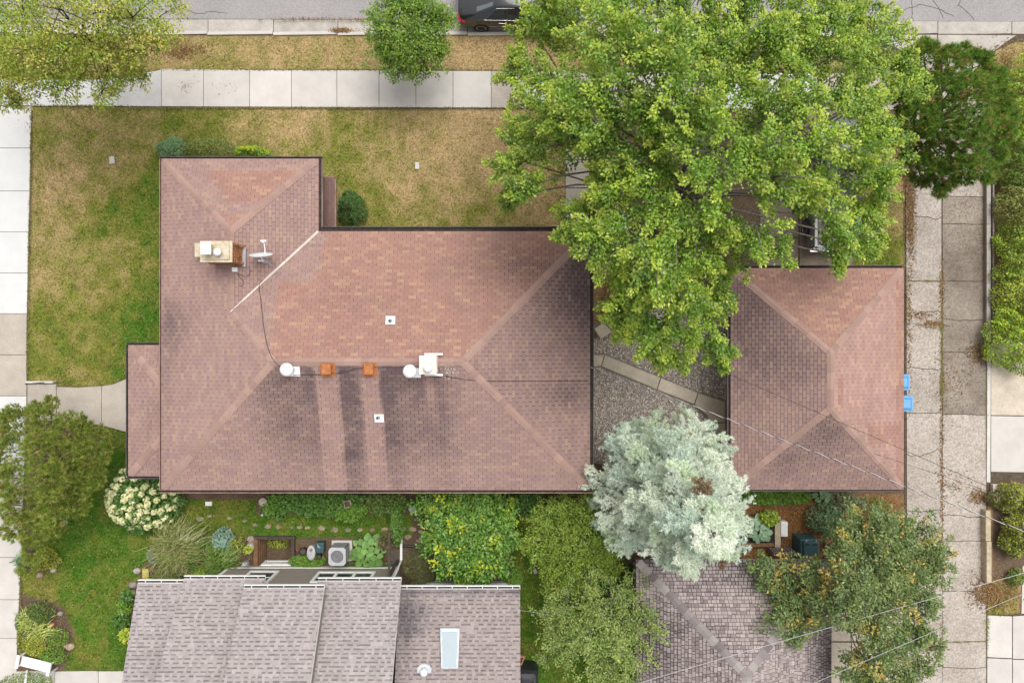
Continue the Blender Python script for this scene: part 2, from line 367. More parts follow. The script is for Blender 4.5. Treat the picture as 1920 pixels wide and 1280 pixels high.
def scatter_grass():
    n = 420000
    x = rng.uniform(-23.5, 23.5, n); y = rng.uniform(-16, 16, n)
    k = lawn_mask(x, y); x = x[k]; y = y[k]
    # nothing under the houses
    hx = (x > P(305, 0, 3)[0]) & (x < P(1100, 0, 3)[0]) & (y < P(0, 440, 3)[1]) & (y > P(0, 915, 3)[1]); x = x[~hx]; y = y[~hx]
    d = dryness(x, y)+rng.normal(0, .16, len(x)); n = len(x)
    col = lawn_col(d)*rng.uniform(0.5, 1.55, (n, 1))*(0.7+.6*fbm(x, y, .22, 61, 2))[:, None]
    straw = rng.random(n) < 0.07; col[straw] = np.array((0.42, 0.33, 0.18))*rng.uniform(.8, 1.15, (straw.sum(), 1))
    lush = np.clip(1-d, 0.25, 1)
    a = rng.uniform(0, 2*np.pi, n); L = rng.uniform(0.04, 0.10, n)*(0.7+0.6*lush); hgt = rng.uniform(0.015, 0.06, n)*(0.5+lush); wd = rng.uniform(0.009, 0.02, n)
    dx, dy = np.cos(a), np.sin(a)
    z0 = 0.0
    v = np.empty((n, 3, 3))
    v[:, 0] = np.stack([x-dy*wd, y+dx*wd, np.full(n, z0)], -1); v[:, 1] = np.stack([x+dy*wd, y-dx*wd, np.full(n, z0)], -1)
    v[:, 2] = np.stack([x+dx*L, y+dy*L, z0+hgt], -1)
    o = npmesh('grass', v.reshape(-1, 3), 3, col, M['grass'])
    tag(o, 'patchy lawn grass, straw dry in places and green near the house', 'grass', kind='stuff')
scatter_grass()

# ------------------------------------------------------------------ slabs, street, paths
def slab(parent, poly, m, z1=0.03, z0=-0.06, name='slab', gap=0.012, px=True, z=0.0):
    pts = [P(*p, z) for p in poly] if px else poly
    cx = sum(p[0] for p in pts)/len(pts); cy = sum(p[1] for p in pts)/len(pts)
    out = []
    for x, y in pts:
        d = math.hypot(x-cx, y-cy); k = max(0, (d-gap*1.3)/d); out.append((cx+(x-cx)*k, cy+(y-cy)*k))
    b = MB(); b.prism(out, z0, z1+random.uniform(-.004, .004))
    return b.build(name, m, parent)
def base_sheet(name, label, polys, m, z0=-0.10, z1=0.008):
    b = MB()
    for poly in polys: b.prism([P(*p) for p in poly], z0, z1)
    o = b.build(name, m); tag(o, label, kind='structure'); return o

# street, gutter and kerb along the top of the picture
o = base_sheet('street', 'grey asphalt street along the top', [[(-150,-260),(2070,-260),(2070,39.5),(-150,33)]], M['asphalt'], z1=-0.06, z0=-.3); street = o
gut = base_sheet('gutter_pan', 'concrete gutter pan and kerb beside the street', [[(-150,33.6),(2070,40),(2070,62),(-150,58)]], M['joint'], z1=-0.075, z0=-.3)
xs_ = [-150, -60, 30, 110, 200, 288, 389, 512, 633, 745, 876, 1000, 1120, 1240, 1370, 1500, 1640, 1760, 1899, 2070]
for a, b_ in zip(xs_[:-1], xs_[1:]):
    ya = 34+6*(a+150)/2220; yb = 34+6*(b_+150)/2220
    slab(gut, [(a, ya), (b_, yb), (b_, yb+22.5), (a, ya+25.2)], M['curb'], z1=-0.05, z0=-.2, name='gutter_slab')
    if b_ <= 1640:
        slab(gut, [(a, ya+25.5), (b_, yb+23), (b_, yb+29), (a, ya+31)], M['conc_mid'], z1=0.045, z0=-.2, name='kerb_stone')
# crack sealed lines in the asphalt
cr = MB()
for pts in ([(1712,-20),(1711,20),(1713,40)], [(1660,12),(1690,20),(1725,8),(1760,16),(1790,30)], [(1745,-8),(1762,14),(1770,34)], [(1830,36),(1800,10),(1810,-10)], [(350,18),(372,26),(400,20),(424,25)]):
    pp = []
    for (a, b_), (c, d) in zip(pts[:-1], pts[1:]):
        for t in np.linspace(0, 1, 6)[:-1]: pp.append((a+(c-a)*t+random.uniform(-2, 2), b_+(d-b_)*t+random.uniform(-1.5, 1.5)))
    pp.append(pts[-1])
    for p, q in zip(pp[:-1], pp[1:]):
        x0, y0 = P(*p); x1, y1 = P(*q); l = math.hypot(x1-x0, y1-y0)+1e-6; nx, ny = -(y1-y0)/l*.012, (x1-x0)/l*.012
        cr.add([(x0+nx,y0+ny,-.056),(x0-nx,y0-ny,-.056),(x1-nx,y1-ny,-.056),(x1+nx,y1+ny,-.056)], [(0,1,2,3)])
c_ = cr.build('crack', M['joint'], street)

# front sidewalk, running left to right
walk = base_sheet('sidewalk', 'row of pale concrete sidewalk slabs along the street', [[(-150,152),(240,150),(303,131),(930,134),(1720,136),(1720,208),(930,203),(-150,199)]], M['joint'])
xs_ = [(-140,'conc_new'),(-60,'conc_new'),(20,'conc_new'),(66,'conc_new'),(146,'conc_new'),(222,'conc_stain'),(303.5,'conc_mid'),(382,'conc_mid'),(468.5,'conc_mid'),(547,'conc_mid'),(632,'conc_mid'),(711,'conc_mid'),(780,'conc_mid'),(849.5,'conc_mid'),(921,'conc_old'),(978,'conc_new'),(1051,'conc_old'),(1130,'conc_old'),(1205,'conc_mid'),(1280,'conc_old'),(1360,'conc_new'),(1440,'conc_new'),(1520,'conc_old'),(1600,'conc_old'),(1700,None)]
for (a, m_), (b_, _) in zip(xs_[:-1], xs_[1:]):
    ta = 130+4*(a-300)/630 if a > 300 else (150 if a < 223 else 146); tb = 130+4*(b_-300)/630 if b_ > 300 else (150 if b_ < 223 else 146)
    if a == 222: tb = 131
    if b_ == 222: tb = 147
    slab(walk, [(a, ta), (b_, tb), (b_, 199+4*max(0, b_)/930), (a, 199+4*max(0, a)/930)], M[m_], z1=0.035)
b = MB(); pts = [P(421+2*math.sin(k*1.3), 131.5+k*6.8) for k in range(11)]
for (xa, ya), (xb, yb) in zip(pts[:-1], pts[1:]): b.add([(xa-.006, ya, .0405), (xa+.006, ya, .0405), (xb+.006, yb, .0405), (xb-.006, yb, .0405)], [(0,3,2,1)])
b.build('crack', M['conc_path'], walk)
# side sidewalk, running down the left edge
walk2 = base_sheet('sidewalk', 'column of white and tan concrete sidewalk slabs down the left edge', [[(-160,199),(61,199),(52,590),(50,745),(42,1050),(33,1200),(31,1330),(-160,1330)]], M['joint'])
ys_ = [(200,'conc_new'),(278,'conc_new'),(358.5,'conc_new'),(435,'conc_new'),(512,'conc_new'),(588,'conc_old'),(665,'conc_old'),(742,'conc_new'),(815,'conc_new'),(890,'conc_mid'),(967,'conc_mid'),(1044,'conc_mid'),(1123,'conc_mid'),(1195,'conc_mid'),(1275,'conc_mid'),(1340,None)]
def edge_l(y): return float(np.interp(y, [199, 590, 745, 1050, 1200, 1340], [60, 51.5, 51, 41, 33, 31]))
for (a, m_), (b_, _) in zip(ys_[:-1], ys_[1:]):
    slab(walk2, [(-27, a), (edge_l(a), a), (edge_l(b_), b_), (-27, b_)], M[m_], z1=0.035)
    slab(walk2, [(-112, a), (-28, a), (-28, b_), (-112, b_)], M[m_], z1=0.035)
# entry walk and steps to the porch
entry = base_sheet('path', 'cream concrete entry path curving to the front porch', [[(105,723),(150,726),(200,722),(245,708),(245,812),(225,806),(195,797),(105,790)]], M['joint'], z1=0.05)
slab(entry, [(108,724.5),(150,725.5),(192.5,723),(192.5,797),(108,788)], M['conc_old'], z1=0.075)
slab(entry, [(192.5,723),(215,719),(245,707),(245,811),(225,806),(192.5,797)], M['conc_old'], z1=0.075)
steps = thing('entry_steps', 'shallow tan concrete steps between the sidewalk and entry path', 'steps', (*P(80, 750), 0))
for k, (a, b_) in enumerate(((52.5,62),(62,73),(73,83.5),(83.5,94.5),(94.5,107.5))):
    b = MB(); x0, y0 = P(a, 788); x1, y1 = P(b_, 719); b.box(x0+.006, x1, y0, y1, -.05, .042+.012*k); b.build('tread', M['conc_old'], steps)
b = MB(); x0, y0 = P(53, 718.5); x1, y1 = P(104, 714); b.box(x0, x1, y0+.02, y1, -.05, .16); b.build('cheek_wall', M['conc_mid'], steps)
rail = thing('handrail', 'dark metal handrail along the upper side of the entry steps', 'handrail', (*P(77, 719), 0.05))
b = MB(); b.tube([P3(47, 719.5, .98), P3(60, 719, 1.0), P3(92, 719, 1.02), P3(104, 719, .98)], .022, 8); b.build('rail', M['black_pl'], rail)
for px_ in (56, 92):
    b = MB(); x, y = P(px_, 719, .99); b.tube([(x, y, .05), (x, y, .99)], .016, 6); b.build('post', M['black_pl'], rail)
# path at the lower left
lowpath = base_sheet('path', 'tan concrete path along the bottom edge by the white bench', [[(30,1258),(235,1256),(235,1340),(30,1340)]], M['joint'], z1=.006)
for a, b_ in ((31,103.5),(103.5,185),(185,268)): slab(lowpath, [(a,1257),(b_,1256),(b_,1335),(a,1335)], M['conc_mid'], z1=0.03)

# alley of old aggregate concrete, split by joints and cracks
alley = base_sheet('alley', 'old speckled concrete alley drive with cracks down the right side', [[(1640,64),(1985,64),(1985,80),(1905,78),(1868,95),(1856,125),(1852,300),(1852,1330),(1694,1330),(1697,500),(1700,130),(1660,90),(1630,75)]], M['joint'])
M['alley'] = mat('concrete_aggregate', (0.445, 0.395, 0.35), 0.95, scale=0.7, col2=(0.33, 0.28, 0.235), speck=0.30, sscale=16, bump=0.3, bscale=40, rnd=0.07)
M['alley_d'] = mat('concrete_aggregate_dark', (0.34, 0.285, 0.235), 0.95, scale=0.5, speck=0.3, sscale=16, bump=0.3, bscale=40, rnd=0.05, col2=(0.13, 0.10, 0.078))  # darker, browner mottled aggregate for right-column slabs along the low wall
def jag(y, x0, x1, amp, n=9):
    r = random.Random(int(y*10+x0)); pts = []
    for i in range(n):
        t = i/(n-1); pts.append((x0+(x1-x0)*t, y+(amp*r.uniform(-1, 1)+amp*1.6*math.sin(3.0*t+y) if 0 < i < n-1 else 0)))
    return pts
def column(xl, xr, bounds, tilt=0.0):
    prev = None
    for (y, amp, m_), nxt in zip(bounds[:-1], bounds[1:]):
        top = jag(y, xl, xr, amp); bot = jag(nxt[0], xl, xr, nxt[1])
        poly = [(a+tilt*(b-500), b+.7) for a, b in top]+[(a+tilt*(b-500), b-.7) for a, b in bot[::-1]]
        b_ = MB(); b_.prism([P(*p) for p in poly], -.06, .03+random.uniform(-.004, .004)); b_.build('slab', M[m_], alley)
column(1699, 1764.5, [(100,0,'alley'),(190,2,'alley'),(300,0,'alley'),(407,2,'alley'),(527,0,'alley'),(587,2.2,'alley'),(690,1.8,'alley'),(774,0.3,'alley'),(850,4.5,'alley'),(956,1.5,'alley'),(1060,.5,'alley'),(1115,1,'alley'),(1201,.5,'alley'),(1330,0,None)], tilt=0.002)
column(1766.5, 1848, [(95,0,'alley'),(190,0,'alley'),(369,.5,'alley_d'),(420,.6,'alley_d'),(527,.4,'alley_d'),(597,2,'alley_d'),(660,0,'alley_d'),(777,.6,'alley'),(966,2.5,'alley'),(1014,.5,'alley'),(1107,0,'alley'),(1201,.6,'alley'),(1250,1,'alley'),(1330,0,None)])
slab(alley, [(1640,66),(1757,66),(1757,97),(1698,99),(1676,88)], M['curb'], z1=.02); slab(alley, [(1758,66),(1905,67),(1880,84),(1864,97),(1758,97)], M['curb'], z1=.02)
# pads and low kerb right of the alley
pad = base_sheet('concrete_pad', 'cream concrete parking pad at the right edge', [[(1849,640),(1990,640),(1990,888),(1849,905)]], M['joint'], z1=.01)
slab(pad, [(1849.5,645),(1856,645),(1855,904),(1848.5,904)], M['conc_mid'], z1=.06, name='kerb_stone')
slab(pad, [(1857,642),(1988,642),(1988,780),(1857,778)], M['conc_path'], z1=.03); slab(pad, [(1857,779),(1988,781),(1988,886),(1857,884)], M['conc_mid'], z1=.03)
pad2 = base_sheet('concrete_pad', 'square slabs of cream concrete in the lower right corner', [[(1849,1151),(1897,1153),(1912,1148),(1990,1148),(1990,1330),(1849,1330)]], M['joint'], z1=.01)
for poly in ([(1850,1152),(1897,1154),(1897,1233),(1850,1231)], [(1898,1154),(1990,1148),(1990,1236),(1898,1234)], [(1850,1232),(1897,1234),(1897,1330),(1850,1330)], [(1898,1235),(1990,1237),(1990,1330),(1898,1330)], [(1916,1060),(1990,1060),(1990,1147),(1914,1150)]):
    slab(pad2, poly, M['conc_mid'], z1=.03)
# driveway under the maple, path stones, diagonal walk
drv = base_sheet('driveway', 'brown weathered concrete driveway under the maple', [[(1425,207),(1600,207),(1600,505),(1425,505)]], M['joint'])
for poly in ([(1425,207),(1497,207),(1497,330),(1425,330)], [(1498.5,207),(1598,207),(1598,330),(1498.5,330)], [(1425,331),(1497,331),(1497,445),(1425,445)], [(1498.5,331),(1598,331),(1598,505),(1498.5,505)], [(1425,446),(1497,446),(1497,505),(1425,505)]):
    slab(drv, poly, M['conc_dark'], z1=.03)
drv2 = base_sheet('driveway', 'tan concrete driveway strip beside the neighbouring garage', [[(1556,1120),(1693,1120),(1693,1330),(1556,1330)]], M['joint'])
for poly in ([(1558,1122),(1692,1122),(1692,1201),(1558,1201)], [(1558,1203),(1692,1203),(1692,1330),(1558,1330)]): slab(drv2, poly, M['conc_path'], z1=.03)
fpath = base_sheet('path', 'pinkish concrete path half hidden under the maple', [[(1060,207),(1104,207),(1108,432),(1060,432)]], M['joint'])
for a, b_ in ((207,300),(301,352),(353,400),(401,432)): slab(fpath, [(1060,a),(1104,a),(1106,b_),(1060,b_)], M['conc_old'], z1=.03)
diag = base_sheet('path', 'narrow diagonal concrete walk across the gravel to the garage', [[(1113,664),(1132,664),(1300,733),(1356,750),(1358,840),(1337,840),(1335,792),(1300,758),(1128,690),(1112,688)]], M['conc_dark'], z1=.01)
for poly in ([(1100,665),(1133,665),(1127,685),(1100,688)], [(1134,665.5),(1238,708),(1231,729),(1128,686)], [(1239,708.5),(1308,736),(1301,757),(1232,729.5)], [(1309,736.5),(1359,752),(1359,791),(1335,792),(1326,779),(1302,758)], [(1336,793),(1359,792),(1359,842),(1337,842)]):
    slab(diag, poly, M['conc_path'], z1=.045)
diag2 = base_sheet('path', 'short brown concrete walk leaving the house under the maple tip', [[(1112,610),(1185,575),(1230,590),(1150,640),(1122,640)]], M['conc_dark'], z1=.01)
slab(diag2, [(1114,616),(1132,605),(1148,622),(1126,636)], M['conc_path'], z1=.04); slab(diag2, [(1133,604),(1185,578),(1205,590),(1149,621)], M['conc_path'], z1=.04)

# gravel bed: real pebbles
GRAV = [P(*p) for p in [(1112,640),(1135,632),(1230,580),(1362,560),(1362,850),(1300,900),(1112,860)]]
DIAGW = [P(*p) for p in [(1100,662),(1134,662),(1300,731),(1362,750),(1362,842),(1334,842),(1333,794),(1298,760),(1126,690),(1100,690)]]
def pebbles(name, label, poly, excl, n, smin, smax, palette, mtl, kz=0.6):
    xs = [p[0] for p in poly]; ys = [p[1] for p in poly]
    x = rng.uniform(min(xs), max(xs), n); y = rng.uniform(min(ys), max(ys), n); k = inpoly(x, y, poly)
    for e in excl: k &= ~inpoly(x, y, e)
    x = x[k]; y = y[k]; n = len(x)
    s = rng.uniform(smin, smax, n); a = rng.uniform(0, np.pi, n); e = rng.uniform(.6, 1, n)
    # squashed octahedra
    u = np.stack([np.cos(a)*s, np.sin(a)*s, rng.uniform(-.2, .2, n)*s], -1); w_ = np.stack([-np.sin(a)*s*e, np.cos(a)*s*e, rng.uniform(-.2, .2, n)*s], -1); up = np.stack([np.zeros(n), np.zeros(n), s*kz], -1)
    c = np.stack([x, y, s*kz*0.5], -1)
    tri = []
    for p, q in ((u, w_), (w_, -u), (-u, -w_), (-w_, u)): tri.append(np.stack([c+p, c+q, c+up], 1))
    v = np.concatenate(tri, 1).reshape(-1, 3)
    pal = np.array(palette); col = pal[rng.integers(0, len(pal), n)]*rng.uniform(.7, 1.25, (n, 1))
    o = npmesh(name, v, 3, np.repeat(col, 4, axis=0), mtl); tag(o, label, 'gravel', kind='stuff'); return o
o = base_sheet('gravel_bed', 'grey brown bed under the gravel', [[(1105,636),(1135,630),(1230,578),(1368,556),(1368,860),(1300,905),(1105,865)]], mat('gravel_base', (0.28, 0.23, 0.19), 0.95, var=0.3, scale=6), z1=.005)
pebbles('gravel', 'mixed grey and pink gravel between the house and garage', GRAV, [DIAGW], 30000, .012, .034, [(.54,.48,.43),(.46,.41,.38),(.60,.50,.42),(.80,.73,.65),(.17,.155,.155),(.60,.45,.35),(.92,.86,.77),(.40,.40,.43),(.22,.19,.17)], M['stone'])

# ------------------------------------------------------------------ roofs built from shingles
def clip_rect(poly, x0, x1, y0, y1):
    for ax, lim, sgn in ((0, x0, 1), (0, x1, -1), (1, y0, 1), (1, y1, -1)):
        out = []; n = len(poly)
        for i in range(n):
            a, b = poly[i], poly[(i+1) % n]; da = (a[ax]-lim)*sgn; db = (b[ax]-lim)*sgn
            if da >= 0: out.append(a)
            if (da >= 0) != (db >= 0):
                t = da/(da-db); out.append((a[0]+(b[0]-a[0])*t, a[1]+(b[1]-a[1])*t))
        poly = out
        if len(poly) < 3: return []
    return poly
def area2(p): return abs(sum(p[i][0]*p[(i+1) % len(p)][1]-p[(i+1) % len(p)][0]*p[i][1] for i in range(len(p))))/2
class Roof:
    """collects shingles of one roof; the ones that show largest become parts of their own"""
    def __init__(s): s.items = []; s.base = MB()
    def plane(s, poly, p0, udir, exp, tabw, pal, stain, slot=0.013, lam=0, seed=1, rowgap=.008):
        poly = [Vector(p) for p in poly]; p0 = Vector(p0); u = Vector(udir).normalized()
        nrm = Vector((0, 0, 0))
        for i in range(len(poly)): nrm += poly[i].cross(poly[(i+1) % len(poly)])
        nrm.normalize()
        if nrm.z < 0: nrm = -nrm; poly = poly[::-1]
        v = nrm.cross(u).normalized()
        if v.z < 0: u = -u; v = nrm.cross(u).normalized()
        p2 = [((p-p0).dot(u), (p-p0).dot(v)) for p in poly]
        s.base.add(poly, [tuple(range(len(poly)))])
        um0, um1 = min(p[0] for p in p2), max(p[0] for p in p2); vm0, vm1 = min(p[1] for p in p2), max(p[1] for p in p2)
        r_ = random.Random(seed); r = int(math.floor(vm0/exp))
        while r*exp < vm1:
            y0, y1 = r*exp, (r+1)*exp; x = um0-tabw*1.5+(0 if not lam else r_.uniform(0, tabw))
            if not lam: x = math.floor(um0/tabw)*tabw-tabw+(tabw/2 if r % 2 else 0)
            alt = r_.random() < .5
            while x < um1:
                tw = tabw if not lam else tabw*r_.uniform(0.7, 1.3)*(.8 if alt else 1.15)
                xm = x+tw/2; ym = (y0+y1)/2
                c3 = p0+u*xm+v*ym; px_, py_ = PX(c3.x, c3.y, c3.z)
                st = stain(float(px_), float(py_)) if stain else 0.0
                g = slot*(0.7+2.2*st)*r_.uniform(.7, 1.3)
                pc = clip_rect(p2, x+g/2, x+tw-g/2, y0, y1-(0.0 if lam and rowgap < .01 else rowgap*(.7+1.6*st)))  # row gap bares dark underlay, drawing in the shadow line between courses
                x += tw
                if len(pc) < 3 or area2(pc) < 2e-4: continue
                pl = pal(float(px_), float(py_)) if callable(pal) else pal; base = pl[r_.randrange(len(pl))]; k = r_.uniform(.92, 1.07)
                thick = 0.014 if not lam else (0.016 if r_.random() < .6 else 0.010)
                dark = (1.0-0.62*st, 1.0-0.60*st, 1.0-0.55*st)
                pieces = [(pc, base)]
                if not lam and stain is stain_main and 560 < px_ < 860 and py_ > 690:            # finer facets where streaks cross the tabs
                    cuts = [x-tw+tw*q/4 for q in range(5)]; pieces = [(c_, base) for c_ in (clip_rect(pc, a_, b_, -1e6, 1e6) for a_, b_ in zip(cuts[:-1], cuts[1:])) if len(c_) > 2]
                kst = r_.uniform(.8, 1.18)
                alt = not alt
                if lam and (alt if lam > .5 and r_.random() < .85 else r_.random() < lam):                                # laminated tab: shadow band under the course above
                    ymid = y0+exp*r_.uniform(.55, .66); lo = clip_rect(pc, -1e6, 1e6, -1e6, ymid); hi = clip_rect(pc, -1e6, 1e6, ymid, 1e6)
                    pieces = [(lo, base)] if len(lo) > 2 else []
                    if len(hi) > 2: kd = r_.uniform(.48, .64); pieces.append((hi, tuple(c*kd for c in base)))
                for pq, bc in pieces:
                    pts = []; cols = []
                    for a, b in pq:
                        t = min(1, max(0, (b-y0)/exp)); h = thick*(1-t)+.003
                        q = p0+u*a+v*b+nrm*h; pts.append(q)
                        if stain: sv = min(.9, kst*stain(960+q.x*F/(H-q.z), 640-q.y*F/(H-q.z))); dark = (1.0-0.68*sv, 1.0-0.655*sv, 1.0-0.60*sv)
                        cols.append(tuple(bc[i]*k*dark[i] for i in range(3)))
                    foot = [p0+u*a+v*b for a, b in pq]
                    s.items.append((H-c3.z, pts, foot, cols, len(pq) == 4 and area2(pq) > (0.4 if lam else .8)*tw*exp))
            r += 1
        return s
    def build(s, roof, underlay, nsep=300, lam_dark=None):
        s.base.build('roof_deck', underlay, roof)
        order = sorted([i for i, it in enumerate(s.items) if it[4]], key=lambda i: s.items[i][0])[:nsep]; sep = set(order)
        b = MB()
        for i, (_, pts, foot, cols, full) in enumerate(s.items):
            n = len(pts); t = b if i not in sep else MB()
            k0 = len(t.v); t.v += [tuple(p) for p in pts]+[tuple(p) for p in foot]; t.c += cols+cols
            t.f.append(tuple(k0+j for j in range(n)))
            for j in range(n): t.f.append((k0+j, k0+n+j, k0+n+(j+1) % n, k0+(j+1) % n))
            if i in sep: t.build('shingle', M['shingle'], roof, usecol=True)
        o = b.build('shingle_field', M['shingle'], roof, usecol=True); o['kind'] = 'stuff'
def hip_caps(roof, a, b, n1, n2, wid, pitch, pal, name='hip_shingle', seed=3, start=0.1, lift=0.02, jitter=0.12):
    """overlapping bent cap shingles from a (low) to b (high); n1,n2 = in-plane directions down each side"""
    a = Vector(a); b = Vector(b); d = (b-a); L = d.length; d.normalize(); r_ = random.Random(seed); t = start
    n1 = Vector(n1); n2 = Vector(n2); n1 = (n1-d*n1.dot(d)).normalized(); n2 = (n2-d*n2.dot(d)).normalized(); up = Vector((0, 0, 1))
    while t < L-0.04:
        t1 = min(L, t+pitch*1.04); w1 = wid*r_.uniform(.97, 1.03); c = pal[r_.randrange(len(pal))]; k = r_.uniform(1-jitter, 1+jitter); m = MB(); m.col = tuple(q*k for q in c)
        lo = a+d*t+up*(lift+.010); hi = a+d*t1+up*(lift)
        vs_ = [lo+n1*w1, lo, lo+n2*w1, hi+n1*w1, hi, hi+n2*w1]
        vs_ = vs_+[p-up*.018 for p in vs_]
        m.add(vs_, [(0,1,4,3),(1,2,5,4),(0,6,7,1),(1,7,8,2),(0,3,9,6),(2,8,11,5),(3,4,10,9),(4,5,11,10),(6,9,10,7),(7,10,11,8)])
        m.build(name, M['shingle'], roof, usecol=True); t += pitch
def gutter(house, p, q, out, z, m, wid=0.125, depth=0.11, name='gutter', debris=True, straps=0, strap_m=None):
    """open trough hung on an eave from p to q; out = outward unit vector"""
    p = Vector((p[0], p[1], 0)); q = Vector((q[0], q[1], 0)); o_ = Vector((out[0], out[1], 0)); d = (q-p).normalized(); b = MB()
    def bar(o0, o1, z0, z1, t0=0.0, t1=None, dst=b):
        t1_ = (q-p).length if t1 is None else t1
        A = p+d*t0; B = p+d*t1_
        pts = [A+o_*o0, B+o_*o0, B+o_*o1, A+o_*o1]; dst.prism([(w_.x, w_.y) for w_ in pts], z0, z1)
    bar(0.0, .012, z-depth, z-.01); bar(.012, wid-.018, z-depth, z-depth+.012); bar(wid-.018, wid, z-depth, z); bar(wid-.03, wid-.018, z-.012, z-.001)
    g = b.build(name, m, house)
    if debris:
        e = MB(); bar(.014, wid-.032, z-depth+.014, z-depth+.05, .02, (q-p).length-.02, e); e.build('gutter_debris', M['debris'], g)
    for i in range(straps):
        e = MB(); t = (i+.5)/straps*(q-p).length; bar(.0, wid-.02, z-.004, z+.004, t-.012, t+.012, e); e.build('strap', strap_m or m, g)
    return g
def walls(house, poly, z0, z1, m, name='wall'):
    b = MB(); b.prism(poly, z0, z1); return b.build(name, m, house)
def window(house, c, wid, hgt, nrm, z, frame_m, panes=1):
    """window on an axis-aligned wall: c=(x,y) centre, nrm outward unit"""
    n_ = Vector((nrm[0], nrm[1], 0)); t_ = Vector((-nrm[1], nrm[0], 0)); c = Vector((c[0], c[1], 0))
    def bx(a0, a1, z0, z1, o0, o1, dst):
        pts = [c+t_*a0+n_*o0, c+t_*a1+n_*o0, c+t_*a1+n_*o1, c+t_*a0+n_*o1]; dst.prism([(p.x, p.y) for p in pts], z0, z1)
    f = MB(); w2 = wid/2; fw = .11
    bx(-w2, w2, z, z+fw, 0, .06, f); bx(-w2, w2, z+hgt-fw, z+hgt, 0, .06, f); bx(-w2, -w2+fw, z+fw, z+hgt-fw, 0, .058, f); bx(w2-fw, w2, z+fw, z+hgt-fw, 0, .058, f)
    pw = (wid-fw)/panes
    for i in range(1, panes): bx(-w2+pw*i, -w2+pw*i+fw, z+fw, z+hgt-fw, 0, .058, f)
    wd = f.build('window', frame_m, house)
    for i in range(panes):
        g = MB(); bx(-w2+pw*i+fw+.002, -w2+pw*(i+1)-.002, z+fw+.002, z+hgt-fw-.002, 0.004, .02, g); g.build('pane', M['glass'], wd)
        g = MB(); bx(-w2+pw*i+fw+.002, -w2+pw*(i+1)-.002, z+hgt*.52, z+hgt*.52+.04, 0.004, .035, g); g.build('sash_bar', frame_m, wd)

PAL_RED = [(0.321, 0.211, 0.185), (0.304, 0.197, 0.173), (0.33, 0.216, 0.18), (0.31, 0.204, 0.184), (0.341, 0.229, 0.182), (0.3, 0.197, 0.182), (0.315, 0.206, 0.181)]
PAL_RED2 = [(0.33, 0.187, 0.151), (0.315, 0.18, 0.147), (0.341, 0.198, 0.153), (0.372, 0.228, 0.163), (0.327, 0.19, 0.154), (0.31, 0.184, 0.153), (0.32, 0.185, 0.15)]
def step(v, n): return math.floor(v/n)*n
def pal_top(x, y):
    """weathered mauve bundle beside the valley, redder bundles elsewhere"""
    if y < 531 and x < 612-step(y-430, 26)*.25: return PAL_RED
    if y >= 531 and x < 522-step(y-531, 22)*.12: return PAL_RED
    return PAL_RED2
def pal_wing(x, y): return PAL_RED2 if (395+step(y-325, 13)*.8 < x < 545-step(y-325, 13)*.9 and 322 < y < 378) or y > 400 else PAL_RED
def pal_gr(x, y): return PAL_RED2 if (1628 < x < 1682 and 795 < y < 836) or (1572 < x < 1582 and 705 < y < 770) or x > 1682 else PAL_GAR
PAL_CAP = [(0.319, 0.209, 0.175), (0.31, 0.203, 0.17), (0.329, 0.218, 0.182)]
def gauss(x, y, cx, cy, sx, sy): return math.exp(-((x-cx)/sx)**2-((y-cy)/sy)**2)
def smooth(a, b, x):
    t = min(1, max(0, (x-a)/(b-a))); return t*t*(3-2*t)
_WT = {}
def wob(x, y, s, seed):
    """table lookup of fractal noise over the photograph's pixel chart"""
    k = (s, seed)
    if k not in _WT:
        gx, gy = np.meshgrid(np.arange(-400, 2400, 4.0), np.arange(-400, 1800, 4.0)); _WT[k] = (fbm(gx, gy, s, seed, 3)-.5).tolist()
    t = _WT[k]; i = min(548, max(0, (y+400)/4)); j = min(698, max(0, (x+400)/4)); i0 = int(i); j0 = int(j); a = i-i0; b = j-j0
    return (t[i0][j0]*(1-b)+t[i0][j0+1]*b)*(1-a)+(t[i0+1][j0]*(1-b)+t[i0+1][j0+1]*b)*a
